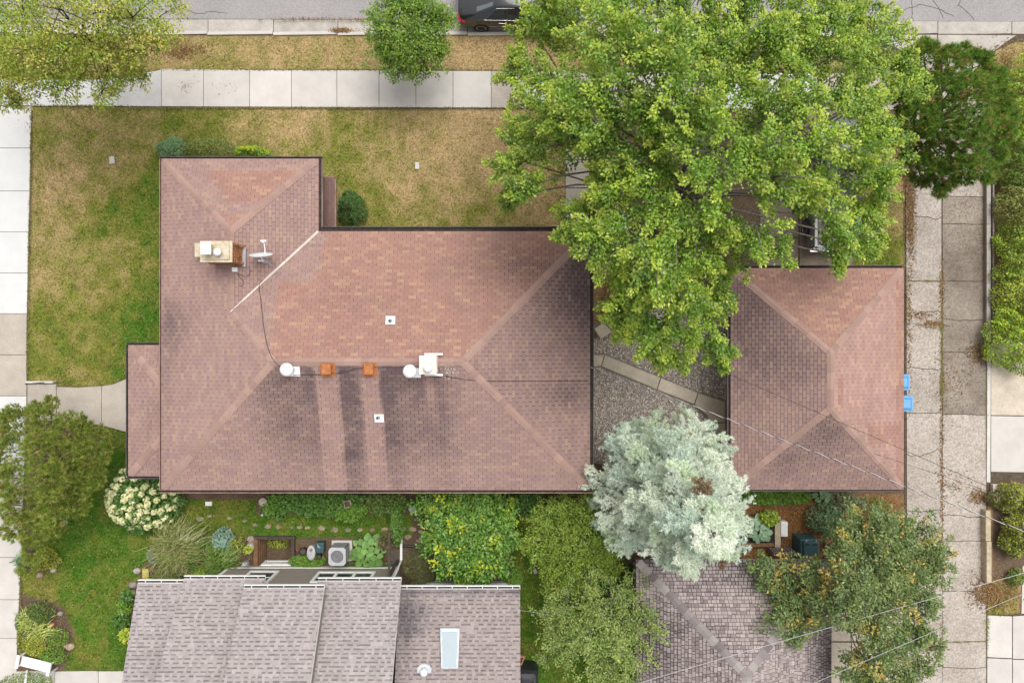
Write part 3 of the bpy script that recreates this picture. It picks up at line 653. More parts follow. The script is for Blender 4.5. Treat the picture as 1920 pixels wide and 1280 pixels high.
# ---- main house
ZE = 3.20; SL = 0.28
hx0, hy0 = P(303, 918, ZE); hx1, hyt = P(1106, 434, ZE); wx1, wyt = P(597, 298, ZE)
half = (hyt-hy0)/2; ZR = ZE+half*SL; runx = half*0.965
rl = (hx0+runx, hy0+half, ZR); rr = (hx1-runx, hy0+half, ZR)                # main ridge ends
wh = (wx1-hx0)/2; ZW = ZE+wh*SL*half/runx
wr_t = (hx0+wh, wyt-wh*0.965, ZW)                                            # wing ridge, top end
wr_b = (hx0+wh, hyt-(ZW-ZE)/SL, ZW)                                          # wing ridge meets the main slope
def stain_main(px_, py_):
    s = 0.0; n = wob(px_, py_, 40, 71); n2 = wob(px_, py_, 13, 75)
    if py_ > 688 and px_-300 > (920-py_)*.9 and 1108-px_ > (920-py_)*.95:
        dy = py_-690; f = 1-smooth(90, 215, dy)*0.8; x = px_-dy*0.085+n*7
        body = (.50*smooth(430, 545, x)*(1-smooth(770, 905, x)))*f
        edge = .44*smooth(630, 637, x)*(1-smooth(655, 678, x))+.40*smooth(708, 714, x)*(1-smooth(722, 760, x))+.16*smooth(560, 584, x)*(1-smooth(586, 592, x))+.15*smooth(812, 818, x)*(1-smooth(822, 845, x))
        clean = smooth(586, 592, x)*(1-smooth(628, 636, x))+smooth(670, 677, x)*(1-smooth(706, 713, x))+.9*smooth(792, 797, x)*(1-smooth(806, 812, x))*(1-smooth(55, 80, dy))
        s += (body+edge*(.35+.65*f))*(1-min(1, clean))*(1+n*.8)+.05
    if px_ > 880 and abs(py_-680) < (px_-870)*1.05:                          # right hip slope
        s += 0.42*gauss(px_, py_, 1085, 560, 80, 90)+0.36*gauss(px_, py_, 1085, 480, 40, 80)+0.34*gauss(px_, py_, 1060, 740, 50, 25)+0.14+0.25*smooth(1060, 1105, px_)*smooth(760, 500, py_)
    elif py_ < 660 and px_ > 600:
        s += 0.42*gauss(px_, py_, 990, 500, 90, 45)+.12*gauss(px_, py_, 640, 560, 60, 40)
    if px_ < 500 and py_ > 560: s += 0.34*gauss(px_, py_, 330, 610, 28, 60)+0.2*gauss(px_, py_, 318, 560, 14, 220)
    if px_ < 330 : s += .12*smooth(325, 304, px_)
    return min(0.85, max(0.0, s+n*0.16+n2*.08+0.03))
house = thing('brick_house', 'brick house with large pinkish red hip roof and two chimneys', 'house', ((hx0+hx1)/2, hy0+half, 0))
OV = 0.55
walls(house, [(hx0+OV, hy0+OV), (hx1-OV, hy0+OV), (hx1-OV, hyt-OV), (wx1-.95, hyt-OV), (wx1-.95, wyt-OV), (hx0+OV, wyt-OV)], -.1, ZE-.12, M['stucco'])
roof = part(house, 'roof'); rf = Roof()
EXP, TAB = 0.127, 0.305
c_bl, c_br, c_tr = (hx0, hy0, ZE), (hx1, hy0, ZE), (hx1, hyt, ZE); c_v = (wx1, hyt, ZE); c_wt, c_wl = (wx1, wyt, ZE), (hx0, wyt, ZE)
rf.plane([c_bl, c_br, rr, rl], c_bl, (1, 0, 0), EXP, TAB, PAL_RED, stain_main, seed=1)                          # bottom slope
rf.plane([c_br, c_tr, rr], c_br, (0, 1, 0), EXP, TAB, PAL_RED, stain_main, seed=2, slot=.017)                  # right hip
rf.plane([c_tr, c_v, wr_b, rl, rr], c_tr, (1, 0, 0), EXP, TAB, pal_top, stain_main, seed=3)                   # top slope
rf.plane([c_bl, rl, wr_b, wr_t, c_wl], c_bl, (0, 1, 0), EXP, TAB, PAL_RED, stain_main, seed=4)                 # left slope
rf.plane([c_wl, wr_t, c_wt], c_wl, (1, 0, 0), EXP, TAB, pal_wing, stain_main, seed=5)                          # wing hip
rf.plane([c_wt, wr_t, wr_b, c_v], c_wt, (0, 1, 0), EXP, TAB, PAL_RED, stain_main, seed=6, slot=.017)           # wing right slope
rf.build(roof, M['underlay'])
W = .135; PT = .30
hip_caps(roof, c_bl, rl, (0, 1, 0), (1, 0, 0), W, PT, PAL_CAP, seed=1); hip_caps(roof, c_br, rr, (-1, 0, 0), (0, 1, 0), W, PT, PAL_CAP, seed=2)
hip_caps(roof, c_tr, rr, (0, -1, 0), (-1, 0, 0), W, PT, PAL_CAP, seed=3); hip_caps(roof, wr_b, rl, (0, 1, -SL), (-1, 0, -SL), W, PT, PAL_CAP, seed=4, start=.1)
hip_caps(roof, c_wl, wr_t, (0, -1, 0), (1, 0, 0), W, PT, PAL_CAP, seed=5); hip_caps(roof, c_wt, wr_t, (-1, 0, 0), (0, -1, 0), W, PT, PAL_CAP, seed=6)
hip_caps(roof, wr_b, wr_t, (-1, 0, -SL), (1, 0, -SL), W, PT, PAL_CAP, name='ridge_shingle', seed=7); hip_caps(roof, rl, rr, (0, 1, -SL), (0, -1, -SL), W, PT, PAL_CAP, name='ridge_shingle', seed=8)
# valley flashing
va, vb = Vector(c_v), Vector(wr_b); d = (vb-va).normalized(); b = MB(); n_ = 14; pr = None
side = Vector((-d.y, d.x, 0)).normalized(); st_ = []
for i in range(n_+1):
    p = va+(vb-va)*(i/n_); wv = .048*(1-.45*i/n_)+random.uniform(-.008, .008); st_.append([p+side*wv+Vector((0,0,.035)), p+Vector((0,0,.02)), p-side*wv+Vector((0,0,.035))])
b.loft(st_, cap=False, closed=False); b.build('valley_flashing', M['flash'], roof)
fas = MB()
E = [(hx0, hy0), (hx1, hy0), (hx1, hyt), (wx1, hyt), (wx1, wyt), (hx0, wyt)]
sof = MB(); sof.prism([(x, y) for x, y in E], ZE-.13, ZE-.025); sof.build('fascia', M['gutter'], roof)
gz = ZE-.005
gutter(house, (hx0-.125, hy0), (hx1+.125, hy0), (0, -1), gz, M['gutter'], straps=0)
gutter(house, (hx1, hy0+.002), (hx1, hyt-.002), (1, 0), gz, M['gutter_dk'], wid=.15)
gutter(house, (hx1+.15, hyt), (wx1+.13, hyt), (0, 1), gz, M['gutter_dk'], wid=.19)
gutter(house, (wx1, hyt+.17), (wx1, wyt-.002), (1, 0), gz, M['gutter'], wid=.15)
gutter(house, (wx1+.125, wyt), (hx0-.125, wyt), (0, 1), gz, M['gutter_dk'], wid=.1)
gutter(house, (hx0, wyt-.002), (hx0, hy0+.002), (-1, 0), gz, M['gutter'], wid=.09, debris=False)
# porch roof on the left
ZP = 2.55; ppx0, ppy0 = P(241, 892, ZP); ppx1, ppy1 = P(300, 647, ZP); ppx1 += .7
SP = .30; dw = ppx1-ppx0
pa, pb, pc_, pd_ = (ppx0, ppy0, ZP), (ppx1, ppy0, ZP), (ppx1, ppy1, ZP), (ppx0, ppy1, ZP)
pe, pf = (ppx1, ppy0+dw, ZP+dw*SP), (ppx1, ppy1-dw, ZP+dw*SP)
proof = part(house, 'porch_roof'); pr_ = Roof()
pst = lambda x, y: min(.6, max(0, .12+wob(x, y, 30, 91)*.3))
pr_.plane([pa, pb, pe], pa, (1, 0, 0), EXP, TAB, PAL_RED, pst, seed=11).plane([pa, pe, pf, pd_], pa, (0, 1, 0), EXP, TAB, PAL_RED, pst, seed=12).plane([pd_, pf, pc_], pd_, (1, 0, 0), EXP, TAB, PAL_RED, pst, seed=13)
pr_.build(proof, M['underlay'], nsep=0)
hip_caps(proof, pa, pe, (0, 1, 0), (1, 0, 0), .15, PT, PAL_CAP, seed=21); hip_caps(proof, pd_, pf, (1, 0, 0), (0, -1, 0), .15, PT, PAL_CAP, seed=22)
b = MB(); b.prism([(ppx0, ppy0), (ppx1, ppy0), (ppx1, ppy1), (ppx0, ppy1)], ZP-.14, ZP-.02); b.build('porch_fascia', M['gutter'], proof)
gutter(house, (ppx0-.11, ppy0), (ppx1-.55, ppy0), (0, -1), ZP-.005, M['gutter_dk'], wid=.11); gutter(house, (ppx0, ppy1), (ppx0, ppy0), (-1, 0), ZP-.005, M['gutter_dk'], wid=.11); gutter(house, (ppx1-.55, ppy1), (ppx0-.11, ppy1), (0, 1), ZP-.005, M['gutter_dk'], wid=.11)
walls(house, [(ppx0+.35, ppy0+.35), (ppx1, ppy0+.35), (ppx1, ppy1-.35), (ppx0+.35, ppy1-.35)], -.1, ZP-.14, M['stucco'], 'porch_wall')
# bay roof in the corner by the lawn
ZB = 2.35; bx0, by0 = P(585, 436, ZB); bx1, by1 = P(630, 331, ZB)
bay = part(house, 'side_canopy'); b = MB(); b.prism([(bx0, by0-.6), (bx1, by0-.6), (bx1, by1-.12), (bx1-.1, by1), (bx0, by1)], ZB-.1, ZB); b.build('canopy_board', M['gutter'], bay)
br_ = Roof(); br_.plane([(bx1-.05, by0-.6, ZB+.006), (bx1-.05, by1-.05, ZB+.006), (bx0, by1-.05, ZB+.12), (bx0, by0-.6, ZB+.12)], (bx1-.05, by0-.6, ZB+.006), (0, 1, 0), EXP, TAB, [(0.20,0.125,0.105),(0.185,0.115,0.10)], lambda x, y: .15, seed=15, slot=.004); br_.build(bay, M['underlay'], nsep=0)
for yy_ in (by0+.2, by1-.3):
    b = MB(); b.tube([(bx0-.35, yy_, ZB-.75), (bx1-.5, yy_, ZB-.12)], .035, 6); b.build('bracket', M['gutter'], bay)
window(house, (hx0+OV, P(0, 560)[1]), 1.5, 1.3, (-1, 0), .9, M['white'], 2); window(house, ((hx0+hx1)/2, hy0+OV), 1.2, 1.2, (0, -1), 1.0, M['white'], 1); window(house, (hx0+wh, wyt-OV), 2.0, 1.4, (0, 1), .8, M['white'], 3); window(house, (hx1-OV, hy0+half), 1.2, 1.2, (1, 0), 1.0, M['white'], 2); window(house, ((wx1+hx1)/2+.5, hyt-OV), 2.2, 1.4, (0, 1), .8, M['white'], 3)
b = MB(); b.box(ppx0+.30, ppx0+.35, ppy0+2.0, ppy0+3.0, .0, 2.05); dr = b.build('door', M['wood_br'], house)
b = MB(); b.lathe((ppx0+.27, ppy0+2.1, 1.0), [(.0, -.03), (.03, -.02), (.03, .02), (0, .03)], 8); b.build('door_knob', M['chrome'], dr)

# big chimney: individual bricks, mortar cap, two flue caps
ZC = 5.05; cx0, cy0 = P(375.5, 490, ZC); cx1, cy1 = P(433, 453, ZC); zb = 3.7
ch = part(house, 'chimney'); b = MB(); b.box(cx0+.018, cx1-.018, cy0+.018, cy1-.018, zb-.3, ZC-.1); b.build('chimney_core', M['mortar'], ch)
bm = MB(); bm.box(-.0975, .0975, -.045, .045, -.0285, .0285); bme = bm.mesh('brick'); bme.materials.append(M['brick'])
zc = zb+.03; row = 0
while zc < ZC-.11:
    off = .10*(row % 2)
    for axis in range(4):
        a0, a1 = (cx0, cx1) if axis < 2 else (cy0+.09, cy1-.09); t = a0+.1-off
        while t < a1-.03:
            if t > a0+.05:
                o = bpy.data.objects.new('brick', bme); o.parent = ch; sc.collection.objects.link(o)
                xx, yy, rz = ((t, cy0+.045, 0), (t, cy1-.045, 0), (cx0+.045, t, math.pi/2), (cx1-.045, t, math.pi/2))[axis]
                o.location = Vector((xx+random.uniform(-.003, .003), yy+random.uniform(-.003, .003), zc))-LOC[ch.name]; o.rotation_euler = (0, 0, rz)
            t += .207
    zc += .072; row += 1
b = MB(); b.prism([(cx0-.03, cy0-.03), (cx1+.03, cy0-.03), (cx1+.03, cy1+.03), (cx0-.03, cy1+.03)], ZC-.10, ZC-.03); b.prism([(cx0+.06, cy0+.06), (cx1-.06, cy0+.06), (cx1-.06, cy1-.06), (cx0+.06, cy1-.06)], ZC-.03, ZC+.02); b.build('chimney_crown', M['mortar_cap'], ch, bevel=.015)
x, y = P(385.5, 465, 5.42); b = MB(); b.obox((x, y, 5.40), (.36, .44, .03)); b.obox((x, y, 5.43), (.30, .38, .03), taper=.8); cp = b.build('flue_cap', M['white_metal'], ch, bevel=.01)
b = MB(); b.obox((x, y, 5.21), (.24, .30, .38)); b.build('flue', M['mortar_cap'], cp)
x, y = P(406, 472.5, 5.30); b = MB(); b.lathe((x, y, 5.0), [(.10, 0), (.10, .22), (.135, .24), (.135, .29), (.05, .33), (0, .335)], 18); b.build('flue_cap', M['white_metal'], ch, smooth=True)
b = MB(); x0, y0 = P(366, 482, 4.0); x1, y1 = P(379, 456, 4.0); b.prism([(x0, y0), (x1, y0), (x1, y1), (x0, y1)], 3.86, 4.06); b.build('chimney_shoulder', M['mortar_cap'], ch, bevel=.01)
b = MB(); x0, y0 = P(455, 500, 4.0); x1, y1 = P(461, 464, 4.0); b.prism([(x0, y0), (x1, y0), (x1, y1), (x0, y1)], 3.98, 4.03); b.build('chimney_flashing', M['galv'], ch)
# small white stack chimney on the ridge
def roofz(x, y):
    """height of the main hip roof at x, y"""
    return min(ZE+(y-hy0)*SL, ZE+(hyt-y)*SL, ZE+(hx1-x)*SL*half/runx, ZE+(x-hx0)*SL*half/runx)
sx0, sy0 = P(787.5, 700, 5.1); sx1, sy1 = P(818, 668, 5.1); ch2 = part(house, 'stack_chimney')
tan_ = M['mortar_cap']; b = MB(); b.box(sx0, sx1, sy0, sy1, 4.2, 5.03); b.build('stack_body', M['white'], ch2)
b = MB(); b.box(sx0-.03, sx1+.01, sy0-.03, sy1+.03, 5.03, 5.10); b.build('stack_crown', mat('cream_cap', (.72, .66, .58), .9, var=.06), ch2, bevel=.01)
b = MB(); b.lathe(((sx0+sx1)/2, (sy0+sy1)/2-.08, 5.1), [(.13, 0), (.13, .10), (.0, .11)], 18); b.build('flue_pipe', M['black_pl'], ch2)
b = MB(); b.lathe(((sx0+sx1)/2, (sy0+sy1)/2-.1, 5.2), [(.05, 0), (.15, .02), (.15, .07), (.04, .11), (0, .115)], 18); b.build('flue_cap', M['white_metal'], ch2, smooth=True)
for yy, m_ in ((sy1+.07, 1), (sy0-.07, -1)):
    b = MB(); zf = 4.62 if m_ > 0 else 4.58; b.box(sx0+.1, sx1+.18, yy-.035, yy+.035, zf, zf+.05); b.build('stack_flashing', M['white'], ch2)
# things standing on the roof
def roof_vent(px_, py_, label):
    zt = 5.0; x, y = P(px_, py_, zt); z0 = roofz(x, y)
    t = thing('roof_vent', label, 'roof vent', (x, y, z0), 'white round roof vents')
    b = MB(); b.lathe((x, y, z0-.05), [(.17, 0), (.13, .22), (.11, zt-z0-.1)], 18); b.build('stack', M['white_metal'], t, smooth=True)
    b = MB(); b.lathe((x, y, zt-.14), [(.12, 0), (.235, .03), (.235, .10), (.15, .17), (0, .20)], 22); b.build('cap', M['white_metal'], t, smooth=True)
    b = MB(); b.add([(x-.2, y-.25, roofz(x-.2, y-.25)+.03), (x+.33, y-.25, roofz(x+.33, y-.25)+.03), (x+.33, y+.1, roofz(x+.33, y+.1)+.03), (x-.2, y+.1, roofz(x-.2, y+.1)+.03)], [(0,1,2,3)]); b.build('base_flashing', M['white_metal'], t)
roof_vent(536, 693, 'white round roof vent at the left end of the ridge'); roof_vent(767.5, 696, 'white round roof vent beside the small white chimney')
def box_vent(px_, py_, label):
    zt = 4.75; x, y = P(px_, py_, zt); z0 = roofz(x, y)
    t = thing('box_vent', label, 'roof vent', (x, y, z0), 'rusty square roof vents')
    b = MB(); b.obox((x, y, (z0+zt)/2-.06), (.28, .32, zt-z0+.02)); b.build('throat', M['rust_metal'], t)
    b = MB(); b.obox((x, y, zt-.05), (.36, .42, .09), taper=.94); b.obox((x, y, zt+.005), (.30, .36, .02)); b.build('hood', M['rust_metal'], t, bevel=.012)
    b = MB(); b.add([(x+a, y+c, roofz(x+a, y+c)+.028) for a, c in ((-.26, -.28), (.26, -.28), (.26, .22), (-.26, .22))], [(0,1,2,3)]); b.build('base_flashing', M['rust_metal'], t)
box_vent(611, 692, 'rusty orange square vent on the ridge, the left one'); box_vent(690.5, 692, 'rusty orange square vent on the ridge, the right one')
def plumbing(px_, py_, label, hole):
    x, y = P(px_, py_, 4.3); z0 = roofz(x, y)
    t = thing('plumbing_vent', label, 'roof vent', (x, y, z0))
    b = MB(); q = [(x+a, y+c) for a, c in ((-.17, -.15), (.17, -.15), (.165, .15), (-.175, .15))]
    b.add([(a, c, roofz(a, c)+.028) for a, c in q]+[(a, c, roofz(a, c)+.04) for a, c in q], [(4,5,6,7),(0,1,5,4),(1,2,6,5),(2,3,7,6),(3,0,4,7)]); b.build('flashing_plate', M['white_metal'], t)
    b = MB(); b.lathe((x+hole[0], y+hole[1], z0), [(.075, .0), (.05, .14), (.05, .24)], 14); pp = b.build('pipe', M['galv'], t, smooth=True)
    b = MB(); b.lathe((x+hole[0], y+hole[1], z0+.238), [(.04, 0), (.04, .006)], 12); b.build('pipe_mouth', M['black_pl'], pp)
plumbing(731, 600, 'small white plumbing vent on the upper roof slope', (.0, -.02)); plumbing(708, 785.5, 'small white plumbing vent on the streaked lower roof slope', (-.03, .03))
# satellite dish
x, y = P(492, 482, 4.25); z0 = roofz(x, y) if False else 3.95
t = thing('satellite_dish', 'grey satellite dish on a mast beside the brick chimney', 'satellite dish', (x, y, z0))
b = MB(); rings = []
for k in range(5):
    r0 = .41*k/4; bow = .06*(r0/.41)**2
    rings.append([(x+r0*math.cos(a)*1.0, y+.02+bow-r0*.30*math.sin(a), z0+.45+r0*math.sin(a)*.9) for a in np.linspace(0, 2*math.pi, 24, endpoint=False)])
b.loft(rings, cap=False); o = b.build('reflector', M['dish'], t, smooth=True); sm = o.modifiers.new('thick', 'SOLIDIFY'); sm.thickness = .012
b = MB(); b.tube([(x+.02, y, z0+.12), (x+.05, y+.3, z0+.18), (x+.05, y+.55, z0+.3)], .018, 8); arm = b.build('feed_arm', M['white_metal'], t)
b = MB(); b.obox((x+.05, y+.58, z0+.33), (.20, .05, .06)); b.lathe((x+.05, y+.55, z0+.28), [(.035, 0), (.045, .1), (0, .11)], 10); b.build('receiver', M['white_metal'], arm)
b = MB(); b.tube([(x, y-.1, z0-.08), (x, y-.1, z0+.3), (x, y-.02, z0+.42)], .026, 8); b.obox((x-.08, y-.12, z0+.2), (.22, .06, .07)); b.build('mast', M['white_metal'], t)
for q in ((.24, -.28), (.2, .2)):
    b = MB(); b.tube([(x+.02, y-.05, z0+.28), (x+q[0], y+q[1], z0+.02)], .011, 6); b.build('strut', M['galv'], t)
b = MB(); b.obox((x, y-.1, z0-.02), (.22, .16, .02)); b.build('foot', M['galv'], t)
x, y = P(441, 505.5, 4.05); b = MB(); b.obox((x, y, 4.06), (.19, .16, .14)); o = b.build('junction_box', M['white_metal'], bevel=.01); tag(o, 'small cream junction box on the roof below the chimney', 'junction box')
def cable(label, pts, rad=.009, m='cable', lift=.03, zs=None, name='cable'):
    b = MB(); out = []
    for i, (a, c) in enumerate(pts):
        z = zs[i] if zs else 4.2
        x, y = P(a, c, z)
        if not zs:
            for _ in range(3): z = roofz(x, y)+lift; x, y = P(a, c, z)
        out.append((x, y, z))
    if len(out) > 2:
        v = [Vector(p) for p in out]; sm = []
        for i in range(len(v)-1):
            p0, p1, p2, p3 = v[max(i-1, 0)], v[i], v[i+1], v[min(i+2, len(v)-1)]
            for t in np.linspace(0, 1, 5)[:-1]: sm.append(.5*((2*p1)+(-p0+p2)*t+(2*p0-5*p1+4*p2-p3)*t*t+(-p0+3*p1-3*p2+p3)*t**3))
        out = sm+[v[-1]]
    b.tube(out, rad, 5); o = b.build(name, M[m]); tag(o, label, 'cable'); return o
cable('black cable snaking down the roof from valley to left vent', [(497,518),(487,532),(486,540),(490,570),(494,610),(502,650),(512,674),(525,688)], .012)
cable('thin cable along the ridge between the rusty vents', [(550,703),(600,702),(640,698),(665,692),(690,689),(760,688)], .011)
cable('thin cable from the white chimney to the right eave', [(822,702),(870,711),(920,714),(1000,714),(1103,714)], .011)
cable('cable loop hanging from the roof junction box', [(442,511),(450,520),(457,529),(454,536),(448,535)], .008, zs=[4.0]*5)
cable('short cable curling beside the satellite dish foot', [(445,512),(458,518),(466,517),(469,508),(468,500)], .008, zs=[4.0]*5)

# ---- garage of the brick house
ZG = 2.70; gx0, gy0 = P(1370, 917, ZG); gx1, gy1 = P(1694, 503, ZG); gw = (gx1-gx0)/2; GS = .34; ZGR = ZG+gw*GS
garage = thing('garage', 'detached garage with pinkish red hip roof beside the alley', 'garage', ((gx0+gx1)/2, (gy0+gy1)/2, 0))
walls(garage, [(gx0+.95, gy0+.4), (gx1-.25, gy0+.4), (gx1-.25, gy1-.4), (gx0+.95, gy1-.4)], -.1, ZG-.12, M['stucco'])
ga, gb, gc, gd = (gx0, gy0, ZG), (gx1, gy0, ZG), (gx1, gy1, ZG), (gx0, gy1, ZG); gr0, gr1 = ((gx0+gx1)/2, gy0+gw*.97, ZGR), ((gx0+gx1)/2, gy1-gw*.97, ZGR)
def stain_g(px_, py_):
    n = wob(px_, py_, 40, 171); s = .04
    left = px_ < 1556 and px_-1370 < min(py_-500, 920-py_)*1.1+2
    if left: s += .45*gauss(px_, py_, 1400, 590, 90, 80)+.4*gauss(px_, py_, 1480, 690, 60, 50)+.25*gauss(px_, py_, 1395, 720, 40, 100)+.1
    elif py_ > 760 and abs(px_-1550) < (py_-755)*1.1: s += .5*gauss(px_, py_, 1545, 810, 45, 50)+.35*gauss(px_, py_, 1470, 860, 40, 40)+.12
    return min(.85, max(0, s+n*.2))
PAL_GAR = [(0.365, 0.227, 0.194), (0.355, 0.218, 0.187), (0.375, 0.235, 0.196), (0.343, 0.214, 0.187), (0.392, 0.25, 0.197)]
roof_g = part(garage, 'roof'); rg = Roof()
rg.plane([ga, gb, gr0], ga, (1, 0, 0), EXP, TAB, PAL_RED, stain_g, seed=31).plane([gb, gc, gr1, gr0], gb, (0, 1, 0), EXP, TAB, pal_gr, stain_g, seed=32).plane([gc, gd, gr1], gc, (1, 0, 0), EXP, TAB, PAL_RED2, stain_g, seed=33).plane([gd, ga, gr0, gr1], gd, (0, 1, 0), EXP, TAB, PAL_RED, stain_g, seed=34, slot=.014)
rg.build(roof_g, M['underlay'])
hip_caps(roof_g, ga, gr0, (0, 1, 0), (1, 0, 0), W, PT, PAL_CAP, seed=41); hip_caps(roof_g, gb, gr0, (-1, 0, 0), (0, 1, 0), W, PT, PAL_CAP, seed=42); hip_caps(roof_g, gc, gr1, (0, -1, 0), (-1, 0, 0), W, PT, PAL_CAP, seed=43); hip_caps(roof_g, gd, gr1, (1, 0, 0), (0, -1, 0), W, PT, PAL_CAP, seed=44)
hip_caps(roof_g, gr0, gr1, (-1, 0, -GS), (1, 0, -GS), W, PT, PAL_CAP, name='ridge_shingle', seed=45)
b = MB(); b.prism([(gx0, gy0), (gx1, gy0), (gx1, gy1), (gx0, gy1)], ZG-.13, ZG-.025); b.build('fascia', M['gutter'], roof_g)
gutter(garage, (gx0, gy1), (gx0, gy0), (-1, 0), ZG-.005, M['gutter_dk']); gutter(garage, (gx1, gy1), (gx0-.125, gy1), (0, 1), ZG-.005, M['gutter_dk']); gutter(garage, (gx0-.125, gy0), (gx1, gy0), (0, -1), ZG-.005, M['gutter_dk'], wid=.08, debris=False)
b = MB(); b.box(gx0+1.2, gx0+3.8, gy1-.40, gy1-.36, 0, 2.1); o = b.build('garage_door', M['white'], garage)
for k in range(1, 4):
    e = MB(); e.box(gx0+1.2, gx0+3.8, gy1-.36, gy1-.352, .52*k, .52*k+.02); e.build('panel_seam', M['grey_pl'], o)

# ---- neighbouring house with stepped grey roofs
PAL_GREY = [(0.35, 0.309, 0.304), (0.325, 0.287, 0.28), (0.365, 0.325, 0.319), (0.329, 0.29, 0.287), (0.31, 0.273, 0.268)]
PAL_GREYP = [(0.322, 0.27, 0.258), (0.307, 0.254, 0.245), (0.337, 0.285, 0.27), (0.297, 0.246, 0.238)]
nh = thing('grey_house', 'neighbouring taupe house with stepped mauve grey shingle roofs', 'house', (-6.5, -11.5, 0))
def st_E(px_, py_):
    n = wob(px_, py_, 25, 191); s = .5*gauss(px_, py_, 762, 1150, 25, 45)+.55*gauss(px_, py_, 765, 1180, 22, 10)+.35*gauss(px_, py_, 790, 1145, 45, 25)+.5*smooth(1122, 1108, py_)+.25*gauss(px_, py_, 755, 1230, 20, 80)
    return min(.8, max(0, s*(1+n*1.5)+.02))
SECS = {'A': (-14.37, -12.45, 9.27, 2.60, .32), 'B': (-12.54, -9.44, 9.07, 2.72, .72), 'C': (-9.87, -6.91, 9.07, 3.70, .66), 'D': (-7.35, -4.20, 9.07, 2.95, .68), 'E': (-4.30, .31, 9.46, 2.70, .36)}
def nz(k, y): x0, x1, ye, ze, s_ = SECS[k]; return ze+(-ye-y)*s_
nroof = part(nh, 'roof'); nr = Roof()
for i, k in enumerate('ABCDE'):
    x0, x1, ye, ze, s_ = SECS[k]; run = 4.0; yr = -ye-run; zr = ze+run*s_; th = .12
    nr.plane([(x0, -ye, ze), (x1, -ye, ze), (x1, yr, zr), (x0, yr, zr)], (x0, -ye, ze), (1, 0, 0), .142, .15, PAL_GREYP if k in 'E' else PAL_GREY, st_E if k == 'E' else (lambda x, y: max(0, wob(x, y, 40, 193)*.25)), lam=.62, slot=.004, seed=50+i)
    b = MB(); sec = [(-ye+.0, ze-.015), (-ye, ze-th), (yr, zr-th), (2*yr+ye, ze-th), (2*yr+ye, ze-.015), (yr, zr-.015)]
    b.loft([[(x, y, z) for y, z in sec] for x in (x0, x1)]); b.build('roof_slab', M['white'], nroof)
    wy = -9.47 if k != 'E' else -10.1; wx0 = x0+.35 if k in 'A' else x0+.05; wx1 = x1-.25 if k == 'E' else x1-.05
    if k == 'B': wx0 = -11.85
    if k == 'A': wy = -10.0
    if k == 'D': wx1 = -4.75
    b = MB(); sec = [(wy, -.1), (wy, ze+(-ye-wy)*s_-th), (yr, zr-th-.02), (2*yr-wy, ze+(-ye-wy)*s_-th), (2*yr-wy, -.1)]
    b.loft([[(x, y, z) for y, z in sec] for x in (wx0, wx1)]); b.build('wall', M['siding'], nh)
    gx_0, gx_1 = (x0, x1) if k != 'A' else (x0, x1-.1)
    gutter(nh, (gx_0, -ye), (gx_1, -ye), (0, 1), ze+.0, M['white'], wid=.13, straps={'A': 3, 'B': 6, 'C': 5, 'D': 5, 'E': 8}[k], strap_m=M['white'])
nr.build(nroof, M['underlay_n'])
# horizontal base trim, foundation, corner boards and clapboards on the wall facing the garden
b = MB(); b.box(-11.9, -4.72, -9.47, -9.44, .18, .32); b.build('base_trim', M['white'], nh)
b = MB(); b.box(-11.88, -4.74, -9.465, -9.45, -.8, .18); b.build('foundation', M['conc_old'], nh)
b = MB(); b.box(-11.9, -11.78, -9.47, -9.435, .32, 2.6); b.build('corner_board', M['white'], nh); b = MB(); b.box(-4.84, -4.70, -9.47, -9.43, .32, 2.85); b.build('corner_board', M['white'], nh)
for k in range(15):
    z = .34+k*.155; b = MB(); b.add([(-11.77, -9.468, z+.15), (-4.85, -9.468, z+.15), (-4.85, -9.452, z), (-11.77, -9.452, z), (-11.77, -9.469, z), (-4.85, -9.469, z)], [(0,3,2,1),(3,4,5,2)]); b.build('clapboard', M['siding'], nh)
b = MB(); b.box(-4.0, .05, -10.1, -10.03, .15, .42); b.build('base_trim', M['grey_pl'], nh)
window(nh, (-10.15, -9.455), 1.2, 1.35, (0, 1), .75, M['white'], 1)
window(nh, (-6.75, -9.455), 2.35, 1.2, (0, 1), .85, M['white'], 3)
window(nh, (-9.95, -9.45), 1.3, .55, (0, 1), -.55, M['white'], 1)
b = MB(); x, y = P(757, 1035, 1.2); b.tube([(-4.66, -9.2, .1), (-4.66, -9.3, 1.6), (-4.62, -9.12, 2.8)], .045, 6); b.box(-4.71, -4.61, -9.18, -8.3, .03, .11); b.build('downspout', M['white'], nh)
# skylight and vent on the right section
z_ = 3.75; sl_ = []
for px_, py_ in ((827, 1253), (859, 1253), (862, 1177), (825, 1177)):
    z = 3.4
    for _ in range(6): x, y = P(px_, py_, z); z = nz('E', y)+.12
    sl_.append((x, y, z))
sk = part(nh, 'skylight')
def quad_slab(q, t, name, m, parent, shrink=0.0):
    c = [sum(p[i] for p in q)/4 for i in range(3)]; q = [tuple(c[i]+(p[i]-c[i])*(1-shrink) for i in range(3)) for p in q]
    b = MB(); b.add([(p[0], p[1], p[2]-t) for p in q]+q, [(0,3,2,1),(4,5,6,7),(0,1,5,4),(1,2,6,5),(2,3,7,6),(3,0,4,7)]); return b.build(name, m, parent, bevel=.008)
quad_slab(sl_, .16, 'curb', M['galv'], sk)
c = [sum(p[i] for p in sl_)/4 for i in range(3)]
gq = [(c[0]+(p[0]-c[0])*.76, c[1]+(p[1]-c[1])*.86-.03, p[2]+.012) for p in sl_]; zc_ = [nz('E', p[1])+.135 for p in gq]; gq = [(p[0], p[1], z) for p, z in zip(gq, zc_)]
quad_slab(gq, .02, 'pane', M['skyglass'], sk)
z = 3.9
